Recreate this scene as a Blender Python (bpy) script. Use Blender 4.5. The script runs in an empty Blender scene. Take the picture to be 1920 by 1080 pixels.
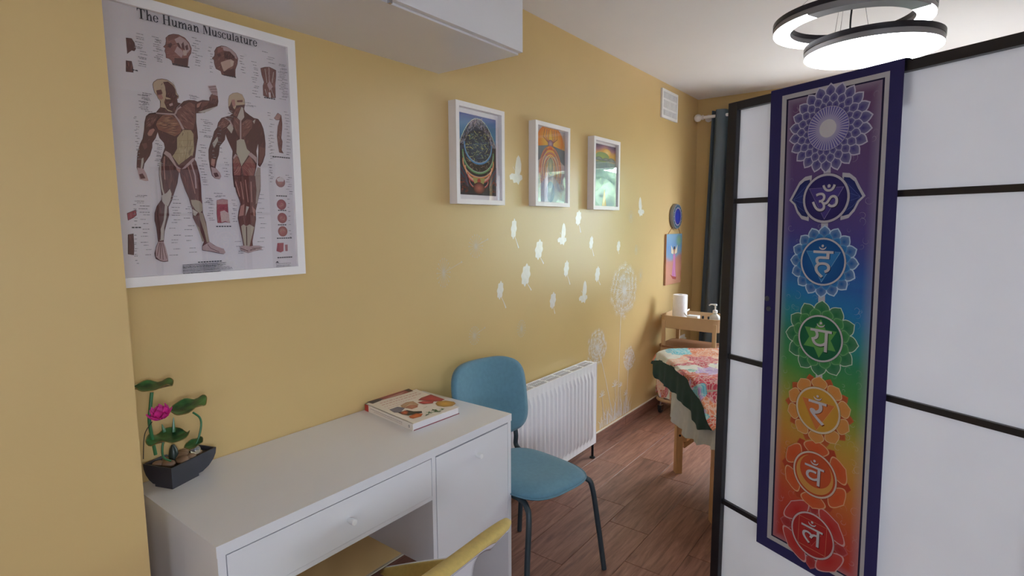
import bpy, bmesh, math, random
from mathutils import Vector, Matrix
PI = math.pi
SCN = bpy.context.scene
COL = SCN.collection
random.seed(7)

# ------------------------------------------------------------------ camera
cam_data = bpy.data.cameras.new('camera')
cam_data.sensor_width = 36.0
cam_data.lens = 36.0 * 1034.8 / 1920.0
cam_data.clip_start = 0.02
cam = bpy.data.objects.new('camera', cam_data)
COL.objects.link(cam)
_yaw, _pitch, _roll = math.radians(37.245), math.radians(6.630), math.radians(-0.246)
_f = Vector((-math.sin(_yaw) * math.cos(_pitch), math.cos(_yaw) * math.cos(_pitch), -math.sin(_pitch)))
_r = Vector((math.cos(_yaw), math.sin(_yaw), 0))
_u = _r.cross(_f)
_r2 = math.cos(_roll) * _r + math.sin(_roll) * _u
_u2 = -math.sin(_roll) * _r + math.cos(_roll) * _u
_m = Matrix((_r2, _u2, -_f)).transposed().to_4x4()
_m.translation = Vector((0, 0, 1.45))
cam.matrix_world = _m
SCN.camera = cam

# ------------------------------------------------------------------ world, light, exposure
SKY_STRENGTH = 26.0
LAMP_STRENGTH = 9.0
EXPOSURE = 0.2
world = bpy.data.worlds.new('overcast_sky')
SCN.world = world
world.use_nodes = True
_nt = world.node_tree
_nt.nodes.clear()
_out = _nt.nodes.new('ShaderNodeOutputWorld')
_bg = _nt.nodes.new('ShaderNodeBackground')
_tc = _nt.nodes.new('ShaderNodeTexCoord')
_sep = _nt.nodes.new('ShaderNodeSeparateXYZ')
_ramp = _nt.nodes.new('ShaderNodeValToRGB')
_ramp.color_ramp.elements[0].position = 0.0
_ramp.color_ramp.elements[0].color = (0.74, 0.84, 1.0, 1)
_ramp.color_ramp.elements[1].position = 0.7
_ramp.color_ramp.elements[1].color = (0.84, 0.91, 1.0, 1)
_nt.links.new(_tc.outputs['Generated'], _sep.inputs[0])
_nt.links.new(_sep.outputs['Z'], _ramp.inputs[0])
_nt.links.new(_ramp.outputs[0], _bg.inputs['Color'])
_bg.inputs['Strength'].default_value = SKY_STRENGTH
_nt.links.new(_bg.outputs[0], _out.inputs[0])

# window openings (also used by the walls below)
WIN1 = (-0.98, 0.72, 0.86, 2.04)      # far wall: x0, x1, z0, z1
ADDED_WIN_BACK = (0.85, 1.45, 1.05, 1.90)        # back wall, unseen opening added for fill light: x0, x1, z0, z1
ADDED_WIN_RIGHT = (-0.95, -0.25, 1.00, 1.90)      # right wall, unseen opening added to light the desk side: y0, y1, z0, z1
FAR_Y, LEFT_X, RIGHT_X, BACK_Y, CEIL_Z = 4.862, -1.682, 1.75, -1.7, 2.5


def portal(name, loc, rot, sx, sy):
    l = bpy.data.lights.new(name, 'AREA')
    l.shape = 'RECTANGLE'
    l.size, l.size_y = sx, sy
    l.cycles.is_portal = True
    o = bpy.data.objects.new(name, l)
    o.location = loc
    o.rotation_euler = rot
    COL.objects.link(o)


portal('far_window_daylight', ((WIN1[0] + WIN1[1]) / 2, FAR_Y + 0.16, (WIN1[2] + WIN1[3]) / 2), (-PI / 2, 0, 0),
       WIN1[1] - WIN1[0], WIN1[3] - WIN1[2])
portal('added_back_fill', ((ADDED_WIN_BACK[0] + ADDED_WIN_BACK[1]) / 2, BACK_Y - 0.16, (ADDED_WIN_BACK[2] + ADDED_WIN_BACK[3]) / 2), (PI / 2, 0, 0),
       ADDED_WIN_BACK[1] - ADDED_WIN_BACK[0], ADDED_WIN_BACK[3] - ADDED_WIN_BACK[2])  # portal of the added back opening
portal('added_right_fill', (RIGHT_X + 0.16, (ADDED_WIN_RIGHT[0] + ADDED_WIN_RIGHT[1]) / 2, (ADDED_WIN_RIGHT[2] + ADDED_WIN_RIGHT[3]) / 2), (0, PI / 2, 0),
       ADDED_WIN_RIGHT[3] - ADDED_WIN_RIGHT[2], ADDED_WIN_RIGHT[1] - ADDED_WIN_RIGHT[0])  # portal of the added right opening

SCN.view_settings.view_transform = 'Standard'
SCN.view_settings.look = 'None'
SCN.view_settings.gamma = 1.0
SCN.view_settings.use_curve_mapping = False
SCN.view_settings.exposure = EXPOSURE
SCN.cycles.max_bounces = 12
SCN.cycles.diffuse_bounces = 6
SCN.cycles.transparent_max_bounces = 24
SCN.cycles.sample_clamp_indirect = 8.0


# ------------------------------------------------------------------ materials
def lin(h):
    h = h.lstrip('#')
    out = []
    for k in (0, 2, 4):
        c = int(h[k:k + 2], 16) / 255
        out.append(c / 12.92 if c <= 0.04045 else ((c + 0.055) / 1.055) ** 2.4)
    return (out[0], out[1], out[2], 1.0)


def sat(c, k):
    return (c[0] * k, c[1] * k, c[2] * k, 1.0)


def base_mat(name):
    m = bpy.data.materials.new(name)
    m.use_nodes = True
    nt = m.node_tree
    return m, nt, nt.nodes['Principled BSDF']


def mat(name, hexcol, rough=0.5, metal=0.0, var=0.06, scale=6.0, bump=0.0, bscale=120.0, spec=0.5, sheen=0.0, stretch=None):
    m, nt, p = base_mat(name)
    c = lin(hexcol)
    tc = nt.nodes.new('ShaderNodeTexCoord')
    vec = tc.outputs['Object']
    if stretch:
        mp = nt.nodes.new('ShaderNodeMapping')
        mp.inputs['Scale'].default_value = stretch
        nt.links.new(vec, mp.inputs[0])
        vec = mp.outputs[0]
    nz = nt.nodes.new('ShaderNodeTexNoise')
    nz.inputs['Scale'].default_value = scale
    nz.inputs['Detail'].default_value = 3
    nt.links.new(vec, nz.inputs['Vector'])
    rp = nt.nodes.new('ShaderNodeValToRGB')
    rp.color_ramp.elements[0].position = 0.3
    rp.color_ramp.elements[1].position = 0.7
    rp.color_ramp.elements[0].color = sat(c, 1 - var)
    rp.color_ramp.elements[1].color = tuple(min(1, v * (1 + var)) for v in c[:3]) + (1,)
    nt.links.new(nz.outputs[0], rp.inputs[0])
    nt.links.new(rp.outputs[0], p.inputs['Base Color'])
    p.inputs['Roughness'].default_value = rough
    p.inputs['Metallic'].default_value = metal
    p.inputs['Specular IOR Level'].default_value = spec
    if sheen:
        p.inputs['Sheen Weight'].default_value = sheen
    if bump:
        n2 = nt.nodes.new('ShaderNodeTexNoise')
        n2.inputs['Scale'].default_value = bscale
        n2.inputs['Detail'].default_value = 2
        nt.links.new(vec, n2.inputs['Vector'])
        b = nt.nodes.new('ShaderNodeBump')
        b.inputs['Strength'].default_value = bump
        b.inputs['Distance'].default_value = 0.002
        nt.links.new(n2.outputs[0], b.inputs['Height'])
        nt.links.new(b.outputs[0], p.inputs['Normal'])
    return m


def print_mat(name, rough=0.6, translucent=0.0, weave=0.0):
    """printed surface: ink colours from the mesh's colour layer, paper or cloth grain on top"""
    m, nt, p = base_mat(name)
    at = nt.nodes.new('ShaderNodeAttribute')
    at.attribute_name = 'ink'
    nz = nt.nodes.new('ShaderNodeTexNoise')
    nz.inputs['Scale'].default_value = 260
    mx = nt.nodes.new('ShaderNodeMix')
    mx.data_type = 'RGBA'
    mx.blend_type = 'MULTIPLY'
    mx.inputs['Factor'].default_value = 0.12
    tc = nt.nodes.new('ShaderNodeTexCoord')
    nt.links.new(tc.outputs['Object'], nz.inputs['Vector'])
    nt.links.new(at.outputs['Color'], mx.inputs['A'])
    nt.links.new(nz.outputs['Color'], mx.inputs['B'])
    nt.links.new(mx.outputs['Result'], p.inputs['Base Color'])
    p.inputs['Roughness'].default_value = rough
    p.inputs['Specular IOR Level'].default_value = 0.25
    if translucent:
        out = nt.nodes['Material Output']
        tr = nt.nodes.new('ShaderNodeBsdfTranslucent')
        ms = nt.nodes.new('ShaderNodeMixShader')
        ms.inputs[0].default_value = translucent
        nt.links.new(mx.outputs['Result'], tr.inputs[0])
        nt.links.new(p.outputs[0], ms.inputs[1])
        nt.links.new(tr.outputs[0], ms.inputs[2])
        nt.links.new(ms.outputs[0], out.inputs[0])
    return m


def glass_mat(name, ior=1.5, tint=(1, 1, 1, 1)):
    m = bpy.data.materials.new(name)
    m.use_nodes = True
    nt = m.node_tree
    nt.nodes.clear()
    out = nt.nodes.new('ShaderNodeOutputMaterial')
    tr = nt.nodes.new('ShaderNodeBsdfTransparent')
    gl = nt.nodes.new('ShaderNodeBsdfGlossy')
    fr = nt.nodes.new('ShaderNodeFresnel')
    ms = nt.nodes.new('ShaderNodeMixShader')
    tr.inputs[0].default_value = tint
    gl.inputs['Roughness'].default_value = 0.01
    # same reflectance on both faces of the sheet (the node inverts the index on back faces)
    geo = nt.nodes.new('ShaderNodeNewGeometry')
    mr = nt.nodes.new('ShaderNodeMapRange')
    mr.inputs['To Min'].default_value = ior
    mr.inputs['To Max'].default_value = 1.0 / ior
    nt.links.new(geo.outputs['Backfacing'], mr.inputs['Value'])
    nt.links.new(mr.outputs[0], fr.inputs[0])
    nt.links.new(fr.outputs[0], ms.inputs[0])
    nt.links.new(tr.outputs[0], ms.inputs[1])
    nt.links.new(gl.outputs[0], ms.inputs[2])
    nt.links.new(ms.outputs[0], out.inputs[0])
    return m


def emit_mat(name, col, strength):
    m, nt, p = base_mat(name)
    p.inputs['Base Color'].default_value = (0.9, 0.9, 0.9, 1)
    p.inputs['Emission Color'].default_value = col
    p.inputs['Emission Strength'].default_value = strength
    p.inputs['Roughness'].default_value = 0.15
    return m


def plank_mat(name, c0, c1, c2, random_shift=0.25, scale=(1.2, 14, 14), rough=0.42):
    m, nt, p = base_mat(name)
    tc = nt.nodes.new('ShaderNodeTexCoord')
    oi = nt.nodes.new('ShaderNodeObjectInfo')
    add = nt.nodes.new('ShaderNodeVectorMath')
    mul = nt.nodes.new('ShaderNodeVectorMath')
    mul.operation = 'SCALE'
    mul.inputs[0].default_value = (7, 13, 3)
    nt.links.new(oi.outputs['Random'], mul.inputs['Scale'])
    nt.links.new(tc.outputs['Object'], add.inputs[0])
    nt.links.new(mul.outputs[0], add.inputs[1])
    mp = nt.nodes.new('ShaderNodeMapping')
    mp.inputs['Scale'].default_value = scale
    nt.links.new(add.outputs[0], mp.inputs[0])
    nz = nt.nodes.new('ShaderNodeTexNoise')
    nz.inputs['Scale'].default_value = 3.2
    nz.inputs['Detail'].default_value = 8
    nz.inputs['Roughness'].default_value = 0.65
    nz.inputs['Distortion'].default_value = 0.6
    nt.links.new(mp.outputs[0], nz.inputs['Vector'])
    rp = nt.nodes.new('ShaderNodeValToRGB')
    e = rp.color_ramp.elements
    e[0].position, e[0].color = 0.3, lin(c0)
    e[1].position, e[1].color = 0.72, lin(c2)
    mid = e.new(0.5)
    mid.color = lin(c1)
    nt.links.new(nz.outputs[0], rp.inputs[0])
    hsv = nt.nodes.new('ShaderNodeHueSaturation')
    mr = nt.nodes.new('ShaderNodeMapRange')
    mr.inputs['To Min'].default_value = 1 - random_shift
    mr.inputs['To Max'].default_value = 1 + random_shift
    nt.links.new(oi.outputs['Random'], mr.inputs['Value'])
    nt.links.new(mr.outputs[0], hsv.inputs['Value'])
    nt.links.new(rp.outputs[0], hsv.inputs['Color'])
    nt.links.new(hsv.outputs[0], p.inputs['Base Color'])
    b = nt.nodes.new('ShaderNodeBump')
    b.inputs['Strength'].default_value = 0.12
    b.inputs['Distance'].default_value = 0.002
    nt.links.new(nz.outputs[0], b.inputs['Height'])
    nt.links.new(b.outputs[0], p.inputs['Normal'])
    p.inputs['Roughness'].default_value = rough
    return m


M = {}
M['yellow_wall'] = mat('yellow_wall_paint', 'CDB07A', 0.34, var=0.03, scale=1.4, bump=0.10, bscale=90)
M['white_ceiling'] = mat('white_ceiling_paint', 'E4E3E8', 0.8, var=0.02, scale=1.5, bump=0.05, bscale=120)
M['plain_wall'] = mat('cream_wall_paint', 'D8D2C8', 0.7, var=0.03, scale=1.5)
M['white_lacquer'] = mat('white_lacquer', 'E2E2EA', 0.28, var=0.015, scale=3)
M['white_desk'] = mat('white_desk_foil', 'E0E0E6', 0.16, var=0.015, scale=3)
M['white_frame'] = mat('white_frame_paint', 'ECE8EA', 0.4, var=0.015, scale=8)
M['white_metal'] = mat('white_radiator_enamel', 'ECEAEF', 0.32, var=0.01, scale=5)
M['white_plastic'] = mat('white_plastic', 'E8E8EA', 0.4, var=0.01)
M['mat_board'] = mat('white_mat_board', 'F0ECF2', 0.8, var=0.01)
M['black_lacquer'] = mat('black_lacquer', '17151A', 0.38, var=0.1, scale=12)
M['black_metal'] = mat('black_metal', '26282E', 0.35, 0.5, var=0.08, scale=12)
M['opening_shade'] = mat('opening_shade', '17181C', 0.8)  # near-black for openings, the shade inside them put into the colour
M['teal_fabric'] = mat('teal_fabric', '5A8499', 0.85, var=0.07, scale=60, bump=0.35, bscale=700, sheen=0.2)
M['teal_under'] = mat('dark_grey_underside', '3B464D', 0.8)
M['leg_paint'] = mat('slate_leg_paint', '3A464E', 0.4, 0.3, var=0.05)
M['yellow_fabric'] = mat('yellow_felt', 'C4AA60', 0.95, var=0.08, scale=80, bump=0.4, bscale=500, sheen=0.15)
M['white_shell'] = mat('white_shell', 'DCDAE0', 0.35, var=0.02)
M['teal_curtain'] = mat('blue_grey_curtain', '5C6872', 0.9, var=0.1, scale=40, bump=0.25, bscale=500, stretch=(1, 1, 0.1))
M['beige_metal'] = mat('beige_enamel', 'C2A47E', 0.4, var=0.03)
M['beech'] = mat('beech_wood', 'C89A66', 0.45, var=0.14, scale=10, stretch=(6, 6, 0.7), bump=0.05)
M['brown_wood'] = mat('brown_shelf_wood', '8E6448', 0.45, var=0.16, scale=8, stretch=(0.8, 7, 7))
M['white_cloth'] = mat('pale_sheet_cloth', 'C9C8C0', 0.9, var=0.05, scale=30, bump=0.2, bscale=300)
M['green_cloth'] = mat('dark_green_cloth', '22403A', 0.9, var=0.12, scale=30, bump=0.2, bscale=300)
M['charcoal'] = mat('charcoal_ceramic', '30303A', 0.42, var=0.1, scale=14)
M['pebble'] = mat('brown_pebble', '8E7058', 0.5, var=0.22, scale=24)
M['stem'] = mat('green_stem_enamel', '2E6B40', 0.3, var=0.2, scale=20)
M['petal'] = mat('magenta_petal', 'D8399A', 0.45, var=0.18, scale=30)
M['grout'] = mat('dark_grout', '4A3A34', 0.9)
M['floor_tile'] = plank_mat('wood_look_tile', '644438', '8A6252', 'A87E6C', 0.12, (14, 1.2, 14))
M['skirting'] = plank_mat('wood_look_skirting', '5A3C32', '7C5546', '986E5C', 0.1, (14, 1.2, 14))
M['glass'] = glass_mat('picture_glass')
M['window_glass'] = glass_mat('window_glass', 1.3)
M['print'] = print_mat('printed_paper', 0.65)
M['banner'] = print_mat('printed_banner_cloth', 0.9, 0.25)
M['cover_print'] = print_mat('printed_book_cover', 0.3)
M['silver'] = mat('silver_wall_vinyl', 'DAD4D0', 0.36, 0.16, var=0.05, scale=40)
M['dimmed_silver'] = mat('silver_vinyl_dimmed', 'C6B8A0', 0.5, 0.0, var=0.05, scale=40)  # same silver film, its weaker reflection at this angle put into the colour
M['chrome'] = mat('brushed_chrome', 'B8BAC0', 0.2, 1.0, var=0.05, scale=40)
M['rubber'] = mat('black_rubber', '1C1B1D', 0.6)
M['paper_roll'] = mat('white_tissue', 'F1EFF3', 0.95, var=0.02, scale=40, bump=0.5, bscale=160)
M['grass'] = mat('bounce_grey_ground', 'A8A49C', 0.9, var=0.3, scale=3)  # unseen ground, tone picked to bounce daylight up to the ceiling
M['tree'] = mat('tree_leaves', '8AA080', 0.8, var=0.75, scale=5.0, bump=0.6, bscale=9)
M['bark'] = mat('bark', '5A4636', 0.9, var=0.2)
M['lamp_dark'] = mat('dark_bronze_rim', '2A2930', 0.35, 0.4, var=0.05)
M['lamp_grey'] = mat('grey_rim', '8A888C', 0.4, 0.3, var=0.04)
M['lamp_light'] = emit_mat('led_diffuser', (0.95, 0.98, 1.0, 1), LAMP_STRENGTH)


# translucent rice paper of the screen
def paper_mat():
    m, nt, p = base_mat('screen_rice_paper')
    out = nt.nodes['Material Output']
    nz = nt.nodes.new('ShaderNodeTexNoise')
    nz.inputs['Scale'].default_value = 8
    rp = nt.nodes.new('ShaderNodeValToRGB')
    rp.color_ramp.elements[0].color = lin('EDEDF2')
    rp.color_ramp.elements[1].color = lin('F4F4F8')
    tc = nt.nodes.new('ShaderNodeTexCoord')
    nt.links.new(tc.outputs['Object'], nz.inputs['Vector'])
    nt.links.new(nz.outputs[0], rp.inputs[0])
    nt.links.new(rp.outputs[0], p.inputs['Base Color'])
    p.inputs['Roughness'].default_value = 0.7
    tr = nt.nodes.new('ShaderNodeBsdfTranslucent')
    nt.links.new(rp.outputs[0], tr.inputs[0])
    ms = nt.nodes.new('ShaderNodeMixShader')
    ms.inputs[0].default_value = 0.5
    nt.links.new(p.outputs[0], ms.inputs[1])
    nt.links.new(tr.outputs[0], ms.inputs[2])
    nt.links.new(ms.outputs[0], out.inputs[0])
    return m


M['paper'] = paper_mat()


def leaf_mat():
    """lotus leaf: enamelled green face, brownish underside"""
    m, nt, p = base_mat('lotus_leaf')
    g = nt.nodes.new('ShaderNodeNewGeometry')
    nz = nt.nodes.new('ShaderNodeTexNoise')
    nz.inputs['Scale'].default_value = 30
    tc = nt.nodes.new('ShaderNodeTexCoord')
    nt.links.new(tc.outputs['Object'], nz.inputs['Vector'])
    rp = nt.nodes.new('ShaderNodeValToRGB')
    rp.color_ramp.elements[0].position = 0.35
    rp.color_ramp.elements[0].color = lin('17492C')
    rp.color_ramp.elements[1].position = 0.7
    rp.color_ramp.elements[1].color = lin('4A8A4A')
    nt.links.new(nz.outputs[0], rp.inputs[0])
    mx = nt.nodes.new('ShaderNodeMix')
    mx.data_type = 'RGBA'
    mx.inputs['B'].default_value = lin('7A6A46')
    nt.links.new(g.outputs['Backfacing'], mx.inputs['Factor'])
    nt.links.new(rp.outputs[0], mx.inputs['A'])
    nt.links.new(mx.outputs['Result'], p.inputs['Base Color'])
    p.inputs['Roughness'].default_value = 0.35
    return m


M['leaf'] = leaf_mat()

# ------------------------------------------------------------------ helpers
ROOT = {}


def obj(name, bm, m=None, parent=None, smooth=False, world=True, bevel=0.0, shift=None):
    """link a bmesh as ONE mesh object; world=True: vertices come in room coordinates"""
    if bevel:
        bmesh.ops.bevel(bm, geom=[e for e in bm.edges if e.calc_face_angle(0) > 0.6], offset=bevel, segments=2, affect='EDGES', profile=0.6)
    if parent is not None and world and parent in ROOT:
        bmesh.ops.transform(bm, matrix=ROOT[parent].inverted(), verts=bm.verts)
    if shift is not None:
        bmesh.ops.translate(bm, vec=-Vector(shift), verts=bm.verts)
    me = bpy.data.meshes.new(name)
    bm.to_mesh(me)
    bm.free()
    for mm in (m if isinstance(m, (list, tuple)) else [m]):
        if mm:
            me.materials.append(mm)
    if smooth:
        me.shade_smooth()
        if smooth != 'full':
            try:
                me.set_sharp_from_angle(angle=0.7)
            except Exception:
                pass
    o = bpy.data.objects.new(name, me)
    COL.objects.link(o)
    if parent is not None:
        o.parent = parent
        if parent in ROOT:
            ROOT[o] = ROOT[parent]
    if shift is not None:
        o.location = shift
    return o


def tag(o, label, cat, group=None):
    o['label'] = label
    o['category'] = cat
    if group:
        o['group'] = group
    return o


def thing(name, label, cat, loc=(0, 0, 0), rz=0.0, group=None):
    o = bpy.data.objects.new(name, None)
    o.empty_display_size = 0.1
    o.location = loc
    o.rotation_euler = (0, 0, rz)
    COL.objects.link(o)
    ROOT[o] = Matrix.Translation(loc) @ Matrix.Rotation(rz, 4, 'Z')
    return tag(o, label, cat, group)


def struct(name, bm, m, parent=None, **k):
    o = obj(name, bm, m, parent, **k)
    if parent is None:
        o['kind'] = 'structure'
    ROOT[o] = Matrix.Identity(4)
    return o


def B(*boxes):
    bm = bmesh.new()
    for b in boxes:
        box(bm, *b)
    return bm


def box(bm, x0, x1, y0, y1, z0, z1):
    vs = [bm.verts.new((x, y, z)) for x in (x0, x1) for y in (y0, y1) for z in (z0, z1)]
    for f in ((0, 1, 3, 2), (4, 6, 7, 5), (0, 4, 5, 1), (2, 3, 7, 6), (0, 2, 6, 4), (1, 5, 7, 3)):
        bm.faces.new([vs[k] for k in f])


def tube(bm, pts, r, n=10, caps=True):
    pts = [Vector(p) for p in pts]
    rs = r if isinstance(r, (list, tuple)) else [r] * len(pts)
    rings = []
    ref = None
    for i, p in enumerate(pts):
        a = pts[max(i - 1, 0)]
        b = pts[min(i + 1, len(pts) - 1)]
        t = (b - a).normalized()
        if ref is None:
            ref = Vector((0, 0, 1)) if abs(t.z) < 0.9 else Vector((1, 0, 0))
        ref = (ref - t * ref.dot(t)).normalized()
        s = t.cross(ref)
        rings.append([bm.verts.new(p + (ref * math.cos(2 * PI * k / n) + s * math.sin(2 * PI * k / n)) * rs[i]) for k in range(n)])
    for a, b in zip(rings, rings[1:]):
        for k in range(n):
            bm.faces.new((a[k], a[(k + 1) % n], b[(k + 1) % n], b[k]))
    if caps:
        bm.faces.new(rings[0][::-1])
        bm.faces.new(rings[-1])


def curve_pts(pts, n=6):
    """smooth Catmull-Rom path through points"""
    pts = [Vector(p) for p in pts]
    out = []
    for i in range(len(pts) - 1):
        p0, p1, p2, p3 = pts[max(i - 1, 0)], pts[i], pts[i + 1], pts[min(i + 2, len(pts) - 1)]
        for k in range(n):
            t = k / n
            out.append(0.5 * ((2 * p1) + (p2 - p0) * t + (2 * p0 - 5 * p1 + 4 * p2 - p3) * t * t + (3 * p1 - p0 - 3 * p2 + p3) * t ** 3))
    out.append(pts[-1])
    return out


def lathe(bm, prof, c=(0, 0, 0), n=24, axis='Z', a0=0.0, a1=2 * PI):
    full = abs(a1 - a0 - 2 * PI) < 1e-6
    rings = []
    for r, h in prof:
        ring = []
        cnt = n if full else n + 1
        for k in range(cnt):
            a = a0 + (a1 - a0) * k / n
            x, y = r * math.cos(a), r * math.sin(a)
            v = {'Z': (x, y, h), 'X': (h, x, y), 'Y': (y, h, x)}[axis]
            ring.append(bm.verts.new((c[0] + v[0], c[1] + v[1], c[2] + v[2])))
        rings.append(ring)
    for a, b in zip(rings, rings[1:]):
        m = len(a)
        for k in range(m if full else m - 1):
            try:
                bm.faces.new((a[k], a[(k + 1) % m], b[(k + 1) % m], b[k]))
            except Exception:
                pass
    if full and prof[0] != prof[-1]:
        for ring, rev in ((rings[0], True), (rings[-1], False)):
            if (Vector(ring[0].co) - Vector(ring[1].co)).length > 1e-5:
                bm.faces.new(ring[::-1] if rev else ring)


def grid(bm, fn, nu, nv, closed_u=False, mi=0):
    vs = [[bm.verts.new(fn(i / nu, j / nv)) for j in range(nv + 1)] for i in range(nu if closed_u else nu + 1)]
    for i in range(nu):
        for j in range(nv):
            i2 = (i + 1) % nu if closed_u else i + 1
            f = bm.faces.new((vs[i][j], vs[i2][j], vs[i2][j + 1], vs[i][j + 1]))
            f.material_index = mi
    return vs


def interp(tab, x):
    if x <= tab[0][0]:
        return tab[0][1]
    for (a, va), (b, vb) in zip(tab, tab[1:]):
        if x <= b:
            return va + (vb - va) * (x - a) / (b - a)
    return tab[-1][1]


class Print:
    """flat printed artwork: coloured shapes stacked in hair-thin ink layers on one sheet"""

    def __init__(self, fn, eps=0.00012):
        self.fn, self.eps, self.h, self.n_ = fn, eps, 0.0, 0
        self.v, self.f, self.c = [], [], []

    def add(self, pts, faces, cols):
        o = len(self.v)
        for (a, b) in pts:
            self.v.append(self.fn(a, b, self.h + self.n_ * self.eps / 16))
        for f in faces:
            self.f.append([o + k for k in f])
            self.c.append([cols[k] for k in f])

    def layer(self):
        self.h += self.eps
        self.n_ = 0

    def poly(self, pts, col, lay=True):
        if lay:
            self.layer()
        self.add(pts, [list(range(len(pts)))], [col] * len(pts))

    def fan(self, pts, ccol, ecol, ctr=None, lay=True):
        if lay:
            self.layer()
        n = len(pts)
        if ctr is None:
            ctr = (sum(p[0] for p in pts) / n, sum(p[1] for p in pts) / n)
        self.add(list(pts) + [ctr], [[k, (k + 1) % n, n] for k in range(n)], [ecol] * n + [ccol])

    def stroke(self, pts, w, col, lay=True, closed=False):
        if lay:
            self.layer()
        else:                                 # crossing strokes of one layer get their own hair of height
            self.n_ = (self.n_ + 1) % 14
        if closed:
            pts = list(pts) + [pts[0], pts[1]]
        n = len(pts)
        out, fs = [], []
        for i, p in enumerate(pts):
            a, b = pts[max(i - 1, 0)], pts[min(i + 1, n - 1)]
            dx, dy = b[0] - a[0], b[1] - a[1]
            l = math.hypot(dx, dy) or 1
            ww = (w[i] if isinstance(w, (list, tuple)) else w) / 2
            out += [(p[0] - dy / l * ww, p[1] + dx / l * ww), (p[0] + dy / l * ww, p[1] - dx / l * ww)]
        for i in range(n - 1):
            fs.append([2 * i, 2 * i + 1, 2 * i + 3, 2 * i + 2])
        self.add(out, fs, [col] * len(out))

    def rect(self, a0, a1, b0, b1, col, lay=True):
        self.poly([(a0, b0), (a1, b0), (a1, b1), (a0, b1)], col, lay)

    def sheet(self, a0, a1, b0, b1, colfn, na=2, nb=2):
        self.layer()
        pts = [(a0 + (a1 - a0) * i / na, b0 + (b1 - b0) * j / nb) for i in range(na + 1) for j in range(nb + 1)]
        fs = [[i * (nb + 1) + j, (i + 1) * (nb + 1) + j, (i + 1) * (nb + 1) + j + 1, i * (nb + 1) + j + 1] for i in range(na) for j in range(nb)]
        self.add(pts, fs, [colfn((p[0] - a0) / (a1 - a0), (p[1] - b0) / (b1 - b0)) for p in pts])

    def build(self, name, m, parent=None):
        inv = ROOT[parent].inverted() if parent in ROOT else Matrix.Identity(4)
        me = bpy.data.meshes.new(name)
        me.from_pydata([inv @ Vector(v) for v in self.v], [], self.f)
        at = me.color_attributes.new('ink', 'FLOAT_COLOR', 'CORNER')
        k = 0
        for cs in self.c:
            for c in cs:
                at.data[k].color = c
                k += 1
        me.materials.append(m)
        o = bpy.data.objects.new(name, me)
        COL.objects.link(o)
        if parent is not None:
            o.parent = parent
            ROOT[o] = ROOT.get(parent, Matrix.Identity(4))
        return o


def ell(cx, cy, rx, ry=None, n=28, a0=0.0, a1=2 * PI, rot=0.0):
    ry = rx if ry is None else ry
    full = abs(a1 - a0 - 2 * PI) < 1e-6
    out = []
    for k in range(n if full else n + 1):
        a = a0 + (a1 - a0) * k / n
        x, y = rx * math.cos(a), ry * math.sin(a)
        out.append((cx + x * math.cos(rot) - y * math.sin(rot), cy + x * math.sin(rot) + y * math.cos(rot)))
    return out


def mixc(a, b, t):
    return tuple(a[k] * (1 - t) + b[k] * t for k in range(3)) + (1.0,)


def ramp(stops, t):
    if t <= stops[0][0]:
        return stops[0][1]
    for (a, ca), (b, cb) in zip(stops, stops[1:]):
        if t <= b:
            return mixc(ca, cb, (t - a) / (b - a))
    return stops[-1][1]
# ------------------------------------------------------------------ the room
FL = struct('floor', B((LEFT_X - 0.1, RIGHT_X + 0.1, BACK_Y - 0.1, FAR_Y + 0.1, -0.06, -0.004)), M['grout'])
plank_bm = bmesh.new()
PW, PL = 0.2026, 0.6125
box(plank_bm, -PW / 2 + 0.001, PW / 2 - 0.001, -PL / 2 + 0.001, PL / 2 - 0.001, -0.006, 0.0)
bmesh.ops.bevel(plank_bm, geom=[e for e in plank_bm.edges if all(v.co.z > -0.001 for v in e.verts)], offset=0.0012, segments=1, affect='EDGES')
plank_me = bpy.data.meshes.new('plank')
plank_bm.to_mesh(plank_me)
plank_bm.free()
plank_me.materials.append(M['floor_tile'])
# row centre x -> y of one joint, measured in the room (third-offset laying)
row_joint = {0: 3.245, 1: 2.932, 2: 2.497, 3: 2.322, 4: 2.070, 5: 2.277}
for r in range(17):
    x = -1.6775 + r * PW
    if x - PW / 2 > RIGHT_X:
        break
    j = row_joint.get(r, 2.0 + (r * 0.2042) % PL)
    y = j - PL * math.ceil((j - BACK_Y) / PL) + PL / 2
    while y - PL / 2 < FAR_Y:
        if y + PL / 2 > 0.2 or x < 0.9:
            o = bpy.data.objects.new('plank', plank_me)
            o.location = (x, y, 0)
            o.parent = FL
            COL.objects.link(o)
        y += PL

struct('ceiling', B((LEFT_X - 0.1, RIGHT_X + 0.2, BACK_Y - 0.1, FAR_Y + 0.2, CEIL_Z, CEIL_Z + 0.1)), M['white_ceiling'])
struct('wall_left', B((LEFT_X - 0.1, LEFT_X, BACK_Y - 0.1, FAR_Y + 0.2, -0.06, CEIL_Z)), M['yellow_wall'])
struct('wall_near_left', B((LEFT_X, -1.385, BACK_Y, 0.44, -0.004, CEIL_Z)), M['yellow_wall'])
x0, x1, z0, z1 = WIN1
struct('wall_far', B((LEFT_X, x0, FAR_Y, FAR_Y + 0.2, -0.06, CEIL_Z), (x1, RIGHT_X + 0.2, FAR_Y, FAR_Y + 0.2, -0.06, CEIL_Z),
                     (x0, x1, FAR_Y, FAR_Y + 0.2, -0.06, z0), (x0, x1, FAR_Y, FAR_Y + 0.2, z1, CEIL_Z)), M['yellow_wall'])
y0, y1, z2, z3 = ADDED_WIN_RIGHT
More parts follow.
